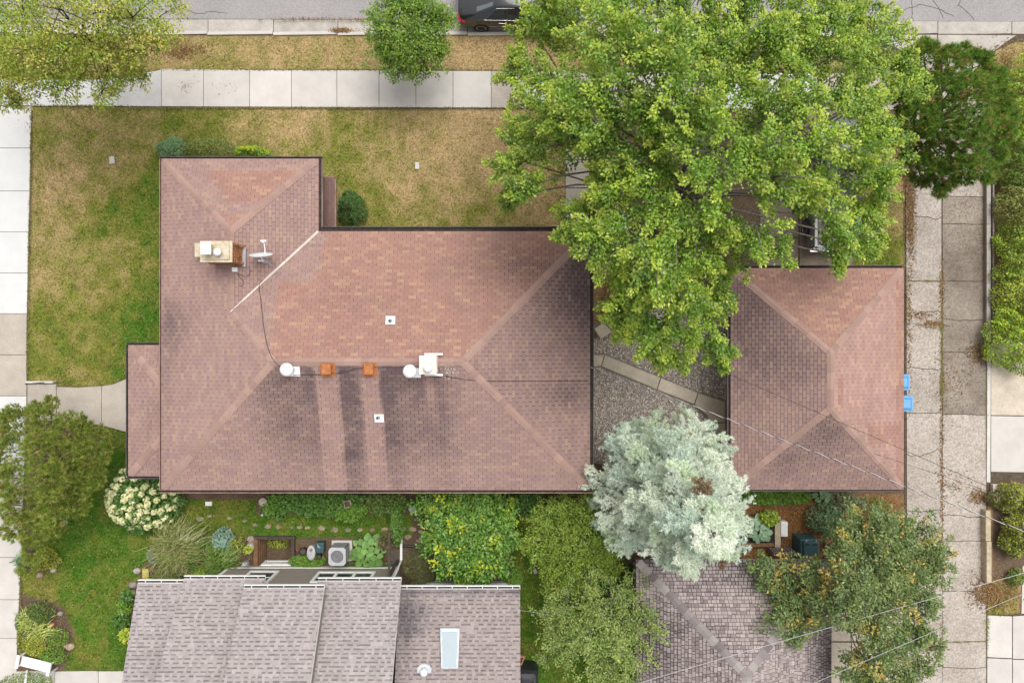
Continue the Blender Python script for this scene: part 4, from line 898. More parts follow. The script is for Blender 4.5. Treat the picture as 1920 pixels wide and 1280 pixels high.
for _ in range(6): x, y = P(794, 1262, z); z = nz('E', y)+.25
b = MB(); nv = part(nh, 'roof_vent'); b.lathe((x, y, z-.35), [(.13, 0), (.12, .2), (.13, .28), (.13, .33), (.08, .37), (0, .38)], 18); b.build('vent_dome', M['white_metal'], nv, smooth=True)
fl = []
for a in np.linspace(-.15*math.pi, 1.15*math.pi, 11): fl.append((x+.27*math.cos(a), y+.02+.2*math.sin(a)))
b = MB(); b.add([(p[0], p[1], nz('E', p[1])+.035) for p in fl], [tuple(range(len(fl)))]); b.build('vent_flashing', M['galv'], nv)

# ---- neighbouring garage, lower right
ZN = 2.75; qx0, qy1 = P(1193, 1049, ZN); qx1, _ = P(1558, 1049, ZN); qw = (qx1-qx0)/2; QS = .40; qy0 = qy1-2*qw-1.5; ZQ = ZN+qw*QS
ng = thing('grey_garage', 'neighbouring garage with mottled grey hip roof under the trees', 'garage', ((qx0+qx1)/2, (qy0+qy1)/2, 0))
walls(ng, [(qx0+.35, qy0+.35), (qx1-.3, qy0+.35), (qx1-.3, qy1-.98), (qx0+.35, qy1-.98)], -.1, ZN-.12, M['siding'])
qa, qb, qc, qd = (qx0, qy0, ZN), (qx1, qy0, ZN), (qx1, qy1, ZN), (qx0, qy1, ZN); q0, q1 = ((qx0+qx1)/2, qy0+qw, ZQ), ((qx0+qx1)/2, qy1-qw, ZQ)
def st_q(px_, py_):
    n = wob(px_, py_, 30, 201); return min(.75, max(0, .5*smooth(1075, 1045, py_)+.45*smooth(1490, 1560, px_)*smooth(1120, 1200, py_)+.35*gauss(px_, py_, 1400, 1080, 120, 30)+.5*gauss(px_, py_, 1230, 1220, 60, 80)+n*.35+.05))
ngr = part(ng, 'roof'); rq = Roof()
PAL_Q = [(0.353, 0.293, 0.276), (0.301, 0.248, 0.237), (0.385, 0.323, 0.306), (0.237, 0.192, 0.186), (0.332, 0.275, 0.261)]
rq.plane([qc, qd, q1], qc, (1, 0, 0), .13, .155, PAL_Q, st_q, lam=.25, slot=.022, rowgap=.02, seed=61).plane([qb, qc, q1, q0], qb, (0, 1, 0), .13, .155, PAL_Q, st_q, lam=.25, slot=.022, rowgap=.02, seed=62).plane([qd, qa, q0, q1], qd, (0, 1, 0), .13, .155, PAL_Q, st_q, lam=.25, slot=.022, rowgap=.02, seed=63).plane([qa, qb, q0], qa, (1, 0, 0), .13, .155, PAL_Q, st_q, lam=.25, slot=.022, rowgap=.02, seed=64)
rq.build(ngr, M['underlay_n'])
PAL_QC = [(0.265, 0.232, 0.225), (0.176, 0.149, 0.146), (0.305, 0.273, 0.26)]
for a, b_, n1, n2 in ((qc, q1, (0, -1, 0), (-1, 0, 0)), (qd, q1, (1, 0, 0), (0, -1, 0)), (qa, q0, (0, 1, 0), (1, 0, 0)), (qb, q0, (-1, 0, 0), (0, 1, 0))): hip_caps(ngr, a, b_, n1, n2, .16, .30, PAL_QC, seed=71, jitter=.2)
hip_caps(ngr, q0, q1, (-1, 0, -QS), (1, 0, -QS), .19, .3, PAL_QC, name='ridge_shingle', seed=75, jitter=.2)
b = MB(); b.prism([(qx0, qy0), (qx1, qy0), (qx1, qy1), (qx0, qy1)], ZN-.13, ZN-.02); b.build('fascia', M['wood_gr'], ngr)

# ------------------------------------------------------------------ vegetation
def unit(v): return v/np.maximum(np.linalg.norm(v, axis=-1, keepdims=True), 1e-9)
def leaf_quads(pos, axis, nrm, ln, wd, fold=0.25):
    """folded leaf blades: base, left, tip, right"""
    axis = unit(axis); side = unit(np.cross(nrm, axis)); up = np.cross(axis, side)
    ln = ln[:, None]; wd = wd[:, None]
    b = pos; tip = pos+axis*ln-up*ln*.12; l = pos+axis*ln*.45+side*wd*.5+up*wd*fold; r = pos+axis*ln*.45-side*wd*.5+up*wd*fold
    return np.stack([b, r, tip, l], 1).reshape(-1, 3)
LG = 1.28
def pick(pal, n, jit=.15):
    pal = np.array(pal)*LG; c = pal[rng.integers(0, len(pal), n)]; return c*rng.uniform(1-jit, 1+jit, (n, 1))
def spray_leaves(center, rad, nspray, nleaf, ln, wd, pal, flat=.75, clump_var=.3, droop=.25, out=None, spread=.13, tipcol=None, wander=.75, reach=1.0):
    """finger-like leafy shoots: each starts inside the lobe and reaches outward, leaves crowd along it"""
    c = np.array(center, float); o_ = np.zeros(3) if out is None else np.array(out)
    d = unit(rng.normal(size=(nspray, 3))*np.array((wander, wander, wander*.8))+o_*.8+np.array((0, 0, .22))); d[:, 2] *= flat; d = unit(d)
    st = c+rng.normal(size=(nspray, 3))*rad*np.array((.42, .42, .36))
    L_ = rad*reach*rng.uniform(.55, 1.0, (nspray, 1)); ts = rng.uniform(.0, 1.0, (nspray, nleaf))**.8
    wprof = spread*(1.15-.75*ts)[..., None]
    jit = rng.normal(size=(nspray, nleaf, 3))*wprof; jit[..., 2] *= .6
    pos = st[:, None, :]+d[:, None, :]*(ts*L_)[..., None]+jit; pos[..., 2] -= droop*L_*ts**2*.6
    ax = unit(d[:, None, :]*.6+unit(jit)*.6+rng.normal(size=(nspray, nleaf, 3))*.45); ax[..., 2] -= .2
    nm = unit(np.array((0, 0, 1.0))+d[:, None, :]*.3+unit(jit)*.35+rng.normal(size=(nspray, nleaf, 3))*.38)
    base = np.array(pal)[rng.integers(0, len(pal), nspray)]*LG*rng.uniform(1-clump_var*.5, 1+clump_var*.5, (nspray, 1))
    col = base[:, None, :]*.65+pick(pal, nspray*nleaf).reshape(nspray, nleaf, 3)*.35; col = col*rng.uniform(.75, 1.25, (nspray, nleaf, 1))
    if tipcol is not None:                                     # young shoot ends are yellower
        k = (np.clip(ts-.55, 0, 1)/.45)[..., None]*.75*rng.uniform(.2, 1, (nspray, nleaf, 1)); col = col*(1-k)+np.array(tipcol)*LG*k
    n = nspray*nleaf; s_ = rng.uniform(.7, 1.25, n)
    return leaf_quads(pos.reshape(-1, 3), ax.reshape(-1, 3), nm.reshape(-1, 3), ln*s_, wd*s_), col.reshape(-1, 3), st+d*L_*.9
def limb(b, p, q, r0, r1, sag=.12, seg=6, n=6, rr=random):
    p = Vector(p); q = Vector(q); k = Vector((rr.uniform(-1, 1), rr.uniform(-1, 1), rr.uniform(.3, 1)))*(q-p).length*sag
    pts = []; rads = []
    for i in range(n):
        t = i/(n-1); pts.append(p.lerp(q, t)+k*math.sin(math.pi*t)); rads.append(r0+(r1-r0)*t)
    b.tube(pts, rads, seg)
def tree(name, label, base, trunk_r, fork_z, lobes, ln, wd, pal, dens=1.0, leaves=42, bark='bark', cat='tree', group=None, flat=.75, droop=.25, mtl='leaf', twigs=5, accent=None, clump_var=.3, spread=.12, crown_name='crown', tipcol=None, wander=.75, limb_k=.2, reach=1.0):
    """lobes: (x, y, z, r) metres. trunk + limbs to every lobe, twigs to sprays, leaves along them"""
    t = thing(name, label, cat, (base[0], base[1], 0), group); rr = random.Random(int(abs(base[0]*97+base[1]*31)))
    cen = np.mean([l[:3] for l in lobes], 0)
    b = MB(); top = Vector((base[0]*.5+cen[0]*.5, base[1]*.5+cen[1]*.5, fork_z))
    limb(b, (base[0], base[1], -.1), top, trunk_r*1.15, trunk_r*.75, .03, 9, 6, rr)
    V, C = [], []
    for (x, y, z, r) in lobes:
        zt = rr.uniform(.45, 1.0); st_p = Vector((base[0], base[1], 0)).lerp(top, zt); cc = Vector((x, y, z-r*.25))
        limb(b, st_p, cc, trunk_r*limb_k, trunk_r*.07, .10, 6, 6, rr)
        ns = max(5, int(dens*26*r*r+4)); out = np.array((x-base[0], y-base[1], 0)); out = out/(np.linalg.norm(out)+.8)
        v, c, tips = spray_leaves((x, y, z-r*.2), r, ns, leaves, ln, wd, pal, flat, clump_var, droop, out, spread=spread, tipcol=tipcol, wander=wander, reach=reach)
        if accent:
            k = np.repeat(rng.random(ns) < accent[1], leaves); c[k] = pick(accent[0], int(k.sum()))
        V.append(v); C.append(c)
        for tp in tips[:twigs]: limb(b, cc, tp, .022, .006, .08, 4, 4, rr)
    b.build('trunk', M[bark], t, smooth=True)
    npmesh(crown_name, np.concatenate(V), 4, np.concatenate(C), M[mtl], t)
    return t
def lobes_px(lst, zf):
    out = []
    for px_, py_, rp in lst:
        z = zf(px_, py_); x, y = P(px_, py_, z); out.append((x, y, z, S(rp, z)))
    return out

MAPLE = [(0.137, 0.244, 0.019), (0.184, 0.297, 0.023), (0.102, 0.198, 0.017), (0.234, 0.333, 0.031), (0.122, 0.224, 0.019), (0.086, 0.177, 0.021)]
mp = [(1005,60,46),(1040,5,55),(1085,55,70),(1170,20,75),(1180,90,75),(1290,40,80),(1380,60,70),(1400,-10,70),(1490,40,75),(1570,20,60),(1610,35,30),(1240,-25,60),(1320,-25,60),(1130,-40,60),(1450,-50,60),(1270,95,60),(1350,110,55),(1440,75,55),
 (982,135,40),(1045,155,62),(1090,195,60),(1150,165,70),(1260,130,80),(1300,210,70),(1390,140,75),(1215,215,48),(1335,215,45),(1120,225,45),(1480,120,75),(1560,100,70),(1630,95,60),(1690,130,35),(1695,160,28),(1640,165,55),(1560,185,65),
 (1010,250,45),(985,300,45),(1000,345,40),(968,370,28),(1080,265,62),(1060,225,40),(1165,255,70),(1240,290,70),(1200,340,65),(1330,280,65),(1400,230,65),(1475,200,60),(1500,270,60),(1590,255,60),(1650,245,45),(1675,235,26),
 (1110,400,40),(1085,440,30),(1130,450,45),(1180,415,60),(1160,350,45),(1260,390,65),(1330,380,60),(1390,330,55),(1450,330,50),(1440,280,50),(1420,420,45),(1380,440,45),(1530,330,50),(1600,320,50),(1650,335,40),(1660,370,26),(1560,400,45),(1620,400,38),(1640,435,22),(1590,440,40),(1620,470,26),(1570,475,28),(1500,380,30),(1460,470,18),
 (1180,500,45),(1240,470,60),(1310,450,55),(1340,505,40),(1220,545,55),(1180,570,40),(1280,540,60),(1330,560,40),(1360,545,20),(1200,610,40),(1250,600,50),(1300,615,45),(1345,640,30),(1230,655,28),(1270,665,28),(1355,675,18)]
def zmap(px_, py_): return 5.2+5.6*max(0, 1-(math.hypot((px_-1300)/420, (py_-270)/430))**1.7)+random.uniform(-1.5, 1.2)
tree('maple_tree', 'huge bright green maple spreading over the lawn and driveway', (6.0, 5.0), .34, 4.6, lobes_px(mp, zmap), .10, .062, MAPLE, dens=.62, leaves=140, flat=.5, droop=.32, twigs=4, clump_var=.6, spread=.105, tipcol=(.50, .53, .065), limb_k=.13, wander=.5, reach=1.4)
ELM = [(0.21,0.28,0.022),(0.28,0.32,0.035),(0.15,0.235,0.018),(0.34,0.34,0.05),(0.115,0.205,0.015),(0.40,0.34,0.08)]
ep = [(-40,0,70),(30,20,75),(100,10,70),(170,15,70),(240,25,65),(285,35,35),(-30,90,60),(30,90,65),(100,80,65),(170,80,65),(235,90,50),(-20,150,45),(30,150,45),(80,130,45),(130,120,50),(195,130,40),(30,190,22),(190,165,26),(120,165,26),(250,130,22),(-70,60,60),(60,-50,70),(160,-60,70),(250,-40,60)]
tree('elm_tree', 'yellow green elm overhanging the corner of the sidewalk', (-16.6, 12.3), .2, 3.6, lobes_px(ep, lambda a, b: 5.0+2.4*max(0, 1-math.hypot((a-110)/220, (b-20)/180))+random.uniform(-.8, .8)), .095, .05, ELM, dens=.7, leaves=60, flat=.5, droop=.5, bark='bark_d', twigs=4, clump_var=.5, spread=.17, wander=1.0, limb_k=.2)
YOUNG = [(0.10,0.20,0.02),(0.14,0.24,0.025),(0.19,0.28,0.03),(0.08,0.165,0.02)]
yp = [(735,20,40),(775,15,42),(810,25,34),(725,55,34),(760,60,38),(800,60,38),(730,95,32),(765,95,36),(800,90,30),(780,125,20),(745,112,24),(822,85,20),(760,-15,36),(830,40,16)]
tree('street_tree', 'small round green tree on the boulevard beside the sidewalk', (-3.75, 11.8), .06, 1.6, lobes_px(yp, lambda a, b: 2.3+1.6*max(0, 1-math.hypot((a-770)/80, (b-45)/80))+random.uniform(-.2, .2)), .10, .05, YOUNG, dens=3.4, leaves=34, twigs=3, spread=.09, tipcol=(.22, .30, .03))
OAK = [(0.115,0.175,0.05),(0.15,0.21,0.055),(0.10,0.155,0.055),(0.19,0.235,0.07),(0.135,0.195,0.06)]
op_ = [(1610,1005,42),(1660,1000,40),(1715,1000,35),(1740,1040,40),(1690,1050,48),(1630,1050,48),(1590,1040,32),(1610,1100,45),(1665,1105,48),(1720,1090,42),(1755,1070,26),(1640,1150,48),(1700,1140,42),(1600,1150,30),(1740,1130,20),(1650,1200,42),(1700,1200,36),(1735,1190,24),(1620,1240,36),(1670,1250,40),(1725,1235,28),(1600,1265,20),(1640,1280,34),(1710,1280,34),(1745,1215,16),
 (1440,1075,26),(1480,1090,32),(1525,1080,28),(1450,1120,30),(1500,1130,36),(1545,1115,26),(1480,1165,28),(1520,1160,28),(1500,1195,20),(1555,1150,24)]
tree('autumn_tree', 'dull green tree with orange leaf clusters over the alley', (13.3, -9.2), .17, 2.2, lobes_px(op_, lambda a, b: 3.6+2.0*max(0, 1-math.hypot((a-1640)/180, (b-1120)/170))+random.uniform(-.5, .5)), .115, .055, OAK, dens=2.4, leaves=42, accent=([(0.46,0.32,0.06),(0.50,0.33,0.09),(0.40,0.32,0.07),(0.36,0.30,0.07)], .085), clump_var=.4, spread=.10)
APPLE = [(0.173, 0.253, 0.057), (0.218, 0.299, 0.069), (0.265, 0.333, 0.081), (0.138, 0.213, 0.052), (0.299, 0.345, 0.092)]
ap = [(1060,1140,34),(1040,1190,34),(1075,1180,38),(1120,1150,40),(1165,1130,40),(1210,1110,36),(1250,1110,30),(1110,1200,42),(1160,1190,42),(1205,1170,40),(1245,1160,26),(1070,1225,32),(1120,1245,38),(1170,1235,40),(1215,1215,30),(1255,1240,20),(1140,1275,34),(1190,1275,30),(1030,1150,18),(1100,1095,26),(1290,1115,16),(1025,1235,16)]
tree('apple_tree', 'open grey green apple tree next to the grey garage', (4.1, -10.4), .11, 1.5, lobes_px(ap, lambda a, b: 2.5+1.6*max(0, 1-math.hypot((a-1140)/140, (b-1180)/110))+random.uniform(-.3, .3)), .085, .042, APPLE, dens=2.3, leaves=36, twigs=5, clump_var=.4, spread=.085, wander=1.0)
CRAB = [(0.158, 0.248, 0.026), (0.121, 0.211, 0.021), (0.201, 0.28, 0.032), (0.253, 0.306, 0.048)]
cp_ = [(1020,975,30),(1060,960,34),(1105,960,34),(1140,975,28),(1010,1020,30),(1050,1010,40),(1095,1010,40),(1135,1020,32),(1030,1055,28),(1070,1060,34),(1115,1060,34),(1145,1065,24),(1035,1095,22),(1075,1100,24)]
tree('crabapple_tree', 'dense olive green crabapple left of the blue spruce', (2.2, -7.7), .08, 1.3, lobes_px(cp_, lambda a, b: 2.0+1.1*max(0, 1-math.hypot((a-1080)/90, (b-1020)/80))+random.uniform(-.2, .2)), .07, .04, CRAB, dens=5.0, leaves=34, bark='bark_d', twigs=5, spread=.08, wander=1.0)
LILAC = [(0.079, 0.185, 0.023), (0.105, 0.224, 0.027), (0.147, 0.268, 0.032), (0.179, 0.291, 0.045), (0.09, 0.201, 0.045)]
lp = [(815,950,28),(850,945,30),(890,945,30),(930,950,26),(825,985,30),(865,985,34),(905,985,34),(945,985,22),(830,1020,28),(870,1025,36),(915,1025,34),(950,1015,18),(845,1055,26),(885,1060,28),(925,1055,26),(870,1082,16),(905,1082,14)]
tree('lilac_bush', 'big glossy lilac bush with yellow shoot tips in the side yard', (-1.8, -8.3), .06, .5, lobes_px(lp, lambda a, b: 1.3+.9*max(0, 1-math.hypot((a-885)/90, (b-1015)/80))+random.uniform(-.15, .15)), .13, .08, LILAC, dens=6.0, leaves=22, cat='bush', twigs=3, accent=([(0.40,0.44,0.03),(0.34,0.41,0.03)], .10), spread=.09, wander=1.1)

# conifers ---------------------------------------------------------------
def needle_tufts(pos, axis, nn, ln, wd, cols, cone=.75):
    """tufts of needles: every tuft nn thin triangles"""
    n = len(pos); ax = unit(axis)[:, None, :]; d = unit(ax*cone+rng.normal(size=(n, nn, 3))*.55)
    L_ = ln*rng.uniform(.65, 1.15, (n, nn, 1)); sd_ = unit(np.cross(d, rng.normal(size=(n, nn, 3))))*wd*.5
    root = pos[:, None, :]+ax*rng.uniform(-.5, .3, (n, nn, 1))*ln*.8
    v = np.stack([root-sd_, root+sd_, root+d*L_], 2).reshape(-1, 3)
    c = np.repeat(cols, nn, axis=0)*rng.uniform(.8, 1.2, (n*nn, 1)); return v, c
def pine(name, label, base, trunk_r, lobes, pal, ln=.16, nn=16, wd=.014, dens=30, accent=None, ztop=None, bark='bark_d'):
    t = thing(name, label, 'tree', (base[0], base[1], 0)); rr = random.Random(5); b = MB()
    cen = np.mean([l[:3] for l in lobes], 0); zt = ztop or max(l[2] for l in lobes)
    limb(b, (base[0], base[1], -.1), (cen[0]*.8+base[0]*.2, cen[1]*.8+base[1]*.2, zt*.85), trunk_r, trunk_r*.3, .03, 8, 7, rr)
    V, C = [], []
    for (x, y, z, r) in lobes:
        st_p = Vector((base[0], base[1], z*.7)).lerp(Vector((cen[0], cen[1], z*.7)), .7); cc = Vector((x, y, z-r*.3)); limb(b, st_p, cc, trunk_r*.3, trunk_r*.1, .06, 5, 5, rr)
        n = int(dens*r*r)+8; d = unit(rng.normal(size=(n, 3))); d[:, 2] = np.abs(d[:, 2])*.8-.1
        out = unit(np.array((x-cen[0], y-cen[1], .4))[None])[0]; d = unit(d+out*.5)
        pos = np.array((x, y, z-r*.3))+d*r*rng.uniform(.45, 1.05, (n, 1)); ax = unit(d+np.array((0, 0, .55)))
        col = pick(pal, n, .2)
        if accent: k = rng.random(n) < accent[1]; col[k] = pick(accent[0], int(k.sum()))
        v, c = needle_tufts(pos, ax, nn, ln, wd, col); V.append(v); C.append(c)
        for q in pos[:6]: limb(b, cc, q, trunk_r*.09, .008, .05, 4, 3, rr)
    b.build('trunk', M[bark], t, smooth=True); npmesh('crown', np.concatenate(V), 3, np.concatenate(C), M['needle'], t); return t
PINE1 = [(0.19,0.26,0.04),(0.25,0.31,0.055),(0.15,0.215,0.035),(0.30,0.34,0.07),(0.26,0.25,0.07)]
pp_ = [(30,800,42),(80,790,34),(95,755,16),(130,810,38),(175,825,32),(20,850,45),(75,850,45),(130,855,42),(180,860,28),(30,900,45),(85,900,45),(140,900,40),(175,895,24),(40,950,40),(95,950,40),(140,940,30),(60,995,30),(25,990,26),(95,985,24),(60,1035,22),(-20,880,40),(-20,930,40),(10,790,26),(65,770,18),(150,800,22),(45,1065,16)]
pine('pine_tree', 'bushy olive pine beside the front path and left sidewalk', (-18.2, -5.4), .12, lobes_px(pp_, lambda a, b: 1.6+2.2*max(0, 1-math.hypot((a-80)/130, (b-890)/150))+random.uniform(-.25, .25)), PINE1, ln=.13, nn=26, wd=.019, dens=420, accent=([(0.50,0.36,0.15)], .012))
PINE2 = [(0.115,0.225,0.03),(0.14,0.255,0.035),(0.19,0.28,0.045),(0.12,0.23,0.045),(0.25,0.26,0.055)]
pr2 = [(1740,110,36),(1785,120,36),(1830,125,34),(1860,150,30),(1720,165,38),(1770,170,44),(1825,175,42),(1870,190,32),(1720,220,38),(1770,225,44),(1825,230,44),(1875,240,32),(1720,280,36),(1765,285,42),(1815,285,40),(1860,285,30),(1730,325,28),(1770,330,30),(1810,320,26),(1850,320,24),(1765,355,16),(1730,85,14),(1805,95,16),(1850,110,14),(1890,215,22),(1700,190,26)]
pine('pine_tree', 'dark green pine over the head of the alley', (14.2, 7.6), .2, lobes_px(pr2, lambda a, b: 3.8+3.0*max(0, 1-math.hypot((a-1800)/130, (b-220)/170))+random.uniform(-.5, .5)), PINE2, ln=.16, nn=24, wd=.021, dens=520, accent=([(0.34,0.22,0.09)], .035))
# blue spruce: whorls of branches loaded with pale tufts
def spruce():
    base = np.array((5.62, -5.40)); zt = 9.8; t = thing('blue_spruce', 'pale silvery blue spruce between the house and garage', 'tree', (base[0], base[1], 0)); rr = random.Random(9)
    b = MB(); b.tube([(base[0], base[1], -.1), (base[0], base[1], 4), (base[0], base[1], zt)], [.16, .11, .02], 8); V, C = [], []
    pal = [(0.61,0.66,0.58),(0.66,0.71,0.60),(0.53,0.61,0.53),(0.72,0.76,0.65),(0.58,0.66,0.50),(0.54,0.62,0.56)]
    for z in np.arange(1.6, zt, .42):
        Rz = float(np.interp(z, [1.5, 3, 5, 6.5, 8, 9.0, 9.8], [2.6, 2.65, 2.4, 1.95, 1.35, .8, .2])); nb = max(5, int(2.9*Rz+2)); a0 = rr.uniform(0, 6)
        for k in range(nb):
            a = a0+6.283*k/nb+rr.uniform(-.3, .3); Rb = Rz*rr.choice((.62, .8, .95, 1.0, 1.1, 1.14)); d = np.array((math.cos(a), math.sin(a), 0)); sd_ = np.array((-d[1], d[0], 0))
            p0 = np.array((base[0], base[1], z)); tip = p0+d*Rb+np.array((0, 0, .16*Rb)); limb(b, p0, tip-d*.1, .03, .01, .03, 4, 4, rr)
            base_c = np.array(pal)[rr.randrange(len(pal))]*LG*rr.uniform(.85, 1.12); dead = rr.random() < .02
            axes = [(p0+(tip-p0)*.3, tip)]
            for q in (.45, .6, .75, .88):
                for sg in (-1, 1):
                    if rr.random() < .85:
                        s0 = p0+(tip-p0)*(q+rr.uniform(-.06, .06)); axes.append((s0, s0+(d*.72+sd_*sg*.7+np.array((0, 0, .12)))*(.30+.30*Rb*(1.05-q))*rr.uniform(.7, 1.15)))
            for s0, s1 in axes:
                ll = float(np.linalg.norm(s1-s0)); n = int(8+52*ll); tt = rng.uniform(.05, 1.0, n); e = unit((s1-s0)[None])[0]
                pos = s0+(s1-s0)*tt[:, None]+rng.normal(size=(n, 3))*np.array((.075, .075, .055))*(1.15-.55*tt)[:, None]
                ax = e*.7+np.array((0, 0, .45))+rng.normal(size=(n, 3))*.45; col = base_c*.7+pick(pal, n)*.3
                if dead and rr.random() < .4: col = pick([(0.26,0.18,0.11)], n)
                v, c = needle_tufts(pos, ax, 13, .105, .024, col, .5); V.append(v); C.append(c)
    b.build('trunk', M['bark_d'], t, smooth=True); npmesh('crown', np.concatenate(V), 3, np.concatenate(C), M['needle'], t)
spruce()

# shrubs and garden plants -----------------------------------------------
def bush(name, label, cx, cy, rx, ry, h, n, ln, wd, pal, cat='shrub', group=None, flower=None, rough=.25, z0=0.0, stem=True, mtl='leaf', accent=None, up=.5):
    """px centre/radii (ground pixels at mid height); leaves on an uneven dome with stems"""
    zc = z0+h*.6; x, y = P(cx, cy, zc); rx = S(rx, zc); ry = S(ry, zc)
    t = thing(name, label, cat, (x, y, z0), group); a = rng.uniform(0, 2*np.pi, n); q = rng.random(n)**.5
    lump = 1+rough*(fbm(np.cos(a)*1.7+x*3, np.sin(a)*1.7+y*3, .9, 301, 3)-.5)*2
    px_ = q*rx*np.cos(a)*lump; py_ = q*ry*np.sin(a)*lump
    dome = np.sqrt(np.clip(1-q**2*.92, 0, 1)); lumpz = 1+rough*1.3*(fbm(px_+x, py_+y, .35, 311, 3)-.5)*2
    pz = h*dome*lumpz*rng.uniform(.55, 1.0, n)**.5
    pos = np.stack([x+px_, y+py_, z0+np.maximum(pz, .02)], -1)
    outd = np.stack([px_/max(rx, .01), py_/max(ry, .01), np.full(n, .2)], -1)
    ax = unit(outd*.6+rng.normal(size=(n, 3))*.6); ax[:, 2] = ax[:, 2]*.5+.1; nm = unit(np.array((0, 0, up*2))+outd*.5+rng.normal(size=(n, 3))*.45)
    s_ = rng.uniform(.7, 1.25, n); clump = .78+.44*fbm(px_+x, py_+y, .3, 321, 2)
    col = pick(pal, n, .2)*clump[:, None]
    if accent: k = rng.random(n) < accent[1]; col[k] = pick(accent[0], int(k.sum()))
    npmesh('foliage', leaf_quads(pos, ax, nm, ln*s_, wd*s_), 4, col, M[mtl], t)
    if stem:
        b = MB()
        for k in range(6):
            aa = k/6*6.283+.3; b.tube([(x+.04*math.cos(aa), y+.04*math.sin(aa), z0-.03), (x+rx*.5*math.cos(aa), y+ry*.5*math.sin(aa), z0+h*.7)], [.014, .006], 5)
        b.build('stem', M['bark_d'], t)
    if flower:
        fp, cnt, fr = flower
        for k in range(cnt):
            for _ in range(30):
                aa = rng.uniform(0, 6.283); qq = rng.random()**.5
                fx, fy = qq*rx*math.cos(aa), qq*ry*math.sin(aa); 
                break
            fz = z0+h*math.sqrt(max(0, 1-qq*qq*.9))*1.02; m = 26; d = unit(rng.normal(size=(m, 3))); d[:, 2] = np.abs(d[:, 2])
            pc_ = np.array((x+fx, y+fy, fz))+d*fr*np.array((.75, .75, 1.0))*rng.uniform(.5, 1, (m, 1)); nm = unit(d+rng.normal(size=(m, 3))*.2)
            npmesh('flower_head', leaf_quads(pc_, unit(np.cross(d, rng.normal(size=(m, 3)))), nm, np.full(m, fr*.85), np.full(m, fr*.8)), 4, pick(fp, m, .1), M['petal'], t)
    return t
def blades(name, label, cx, cy, rad, h, n, ln, wd, pal, cat='grass clump', group=None, z0=0.0, arch=.6):
    """clump of strap leaves arching outward"""
    x, y = P(cx, cy, h*.5); r = S(rad); t = thing(name, label, cat, (x, y, z0), group); a = rng.uniform(0, 6.283, n); q = rng.random(n)
    d = np.stack([np.cos(a), np.sin(a), np.zeros(n)], -1); sd_ = np.stack([-np.sin(a), np.cos(a), np.zeros(n)], -1)*wd*.5; o_ = np.array((x, y, z0))+d*(q*r*.2)[:, None]+np.stack([rng.normal(size=n)*r*.25, rng.normal(size=n)*r*.25, np.zeros(n)], -1)
    reach = (r*rng.uniform(.35, 1.05, n))[:, None]; up_ = np.array((0, 0, 1.0))*(h*rng.uniform(.5, 1.05, n))[:, None]
    mid = o_+d*reach*.5+up_; tip = o_+d*reach+up_*(1-arch*rng.uniform(.3, 1.1, n))[:, None]
    v = np.concatenate([np.stack([o_-sd_, o_+sd_, mid+sd_, mid-sd_], 1), np.stack([mid-sd_, mid+sd_, tip+sd_*.15, tip-sd_*.15], 1)], 1).reshape(-1, 3)
    npmesh('blades', v, 4, np.repeat(pick(pal, n, .25), 2, axis=0), M['leaf'], t); return t
G1 = [(0.055,0.135,0.02),(0.075,0.165,0.025),(0.10,0.20,0.03),(0.045,0.11,0.02)]; G2 = [(0.12,0.23,0.02),(0.16,0.27,0.03),(0.09,0.19,0.02)]; YG = [(0.32,0.39,0.025),(0.26,0.34,0.025),(0.38,0.41,0.04)]
DK = [(0.03,0.085,0.015),(0.04,0.105,0.018),(0.055,0.125,0.02)]; BL = [(0.19,0.30,0.22),(0.15,0.25,0.19),(0.24,0.34,0.27)]; OL = [(0.15,0.185,0.035),(0.20,0.22,0.05),(0.11,0.15,0.03)]
bush('yew_shrub', 'dark green yew mound in the corner of the front lawn', 658, 388, 27, 34, 1.0, 4200, .08, .025, DK+G1[:1], rough=.55)
bush('juniper_shrub', 'blue green feathery shrub at the top left house corner', 318, 277, 26, 20, .9, 1700, .10, .03, [(0.13,0.235,0.10),(0.10,0.19,0.08),(0.17,0.27,0.13)])
bush('foundation_shrub', 'olive green shrub along the top wall of the house', 390, 277, 48, 19, .8, 2600, .07, .035, OL)
bush('hydrangea_bush', 'yellow green hydrangea blossoms peeking past the top eave', 470, 285, 34, 10, .9, 900, .09, .06, G2, flower=(YG, 16, .10))
bush('hydrangea_bush', 'big hydrangea covered in cream blossoms by the porch corner', 262, 935, 70, 62, 1.35, 3600, .12, .08, G1, flower=([(0.62,0.62,0.36),(0.68,0.67,0.43),(0.58,0.58,0.30)], 120, .135))
bush('perennial_bed', 'row of leafy green perennials under the long lower eave', 590, 945, 95, 24, .7, 5200, .12, .065, G1+G2[:1], cat='perennials', rough=.5)
bush('perennial_bed', 'low mixed perennials below the eave left of the lilac', 722, 945, 40, 22, .55, 1900, .10, .05, G1+OL, cat='perennials', rough=.5)
bush('climbing_vine', 'narrow column of vine on the garden arch', 742, 985, 11, 40, 1.7, 1700, .07, .045, G1+G2, cat='vine')
bush('fern_shrub', 'green shrub tucked against the right end of the eave', 990, 945, 36, 24, .8, 1900, .10, .055, G1, rough=.4)
bush('perennial_clump', 'mixed leafy clump between lilac and crabapple', 1050, 945, 34, 18, .7, 1300, .09, .05, G1+OL, cat='perennials', rough=.4)
bush('dwarf_conifer', 'brownish green spiky dwarf conifer beside the downspout', 787, 1066, 30, 34, .9, 3400, .11, .014, [(0.10,0.125,0.04),(0.14,0.16,0.05),(0.16,0.12,0.05),(0.07,0.10,0.03)], rough=.2)
bush('boxwood_shrub', 'small clipped bright green shrub at the grey house corner', 962, 1083, 18, 20, .6, 1500, .06, .035, G2, rough=.15)
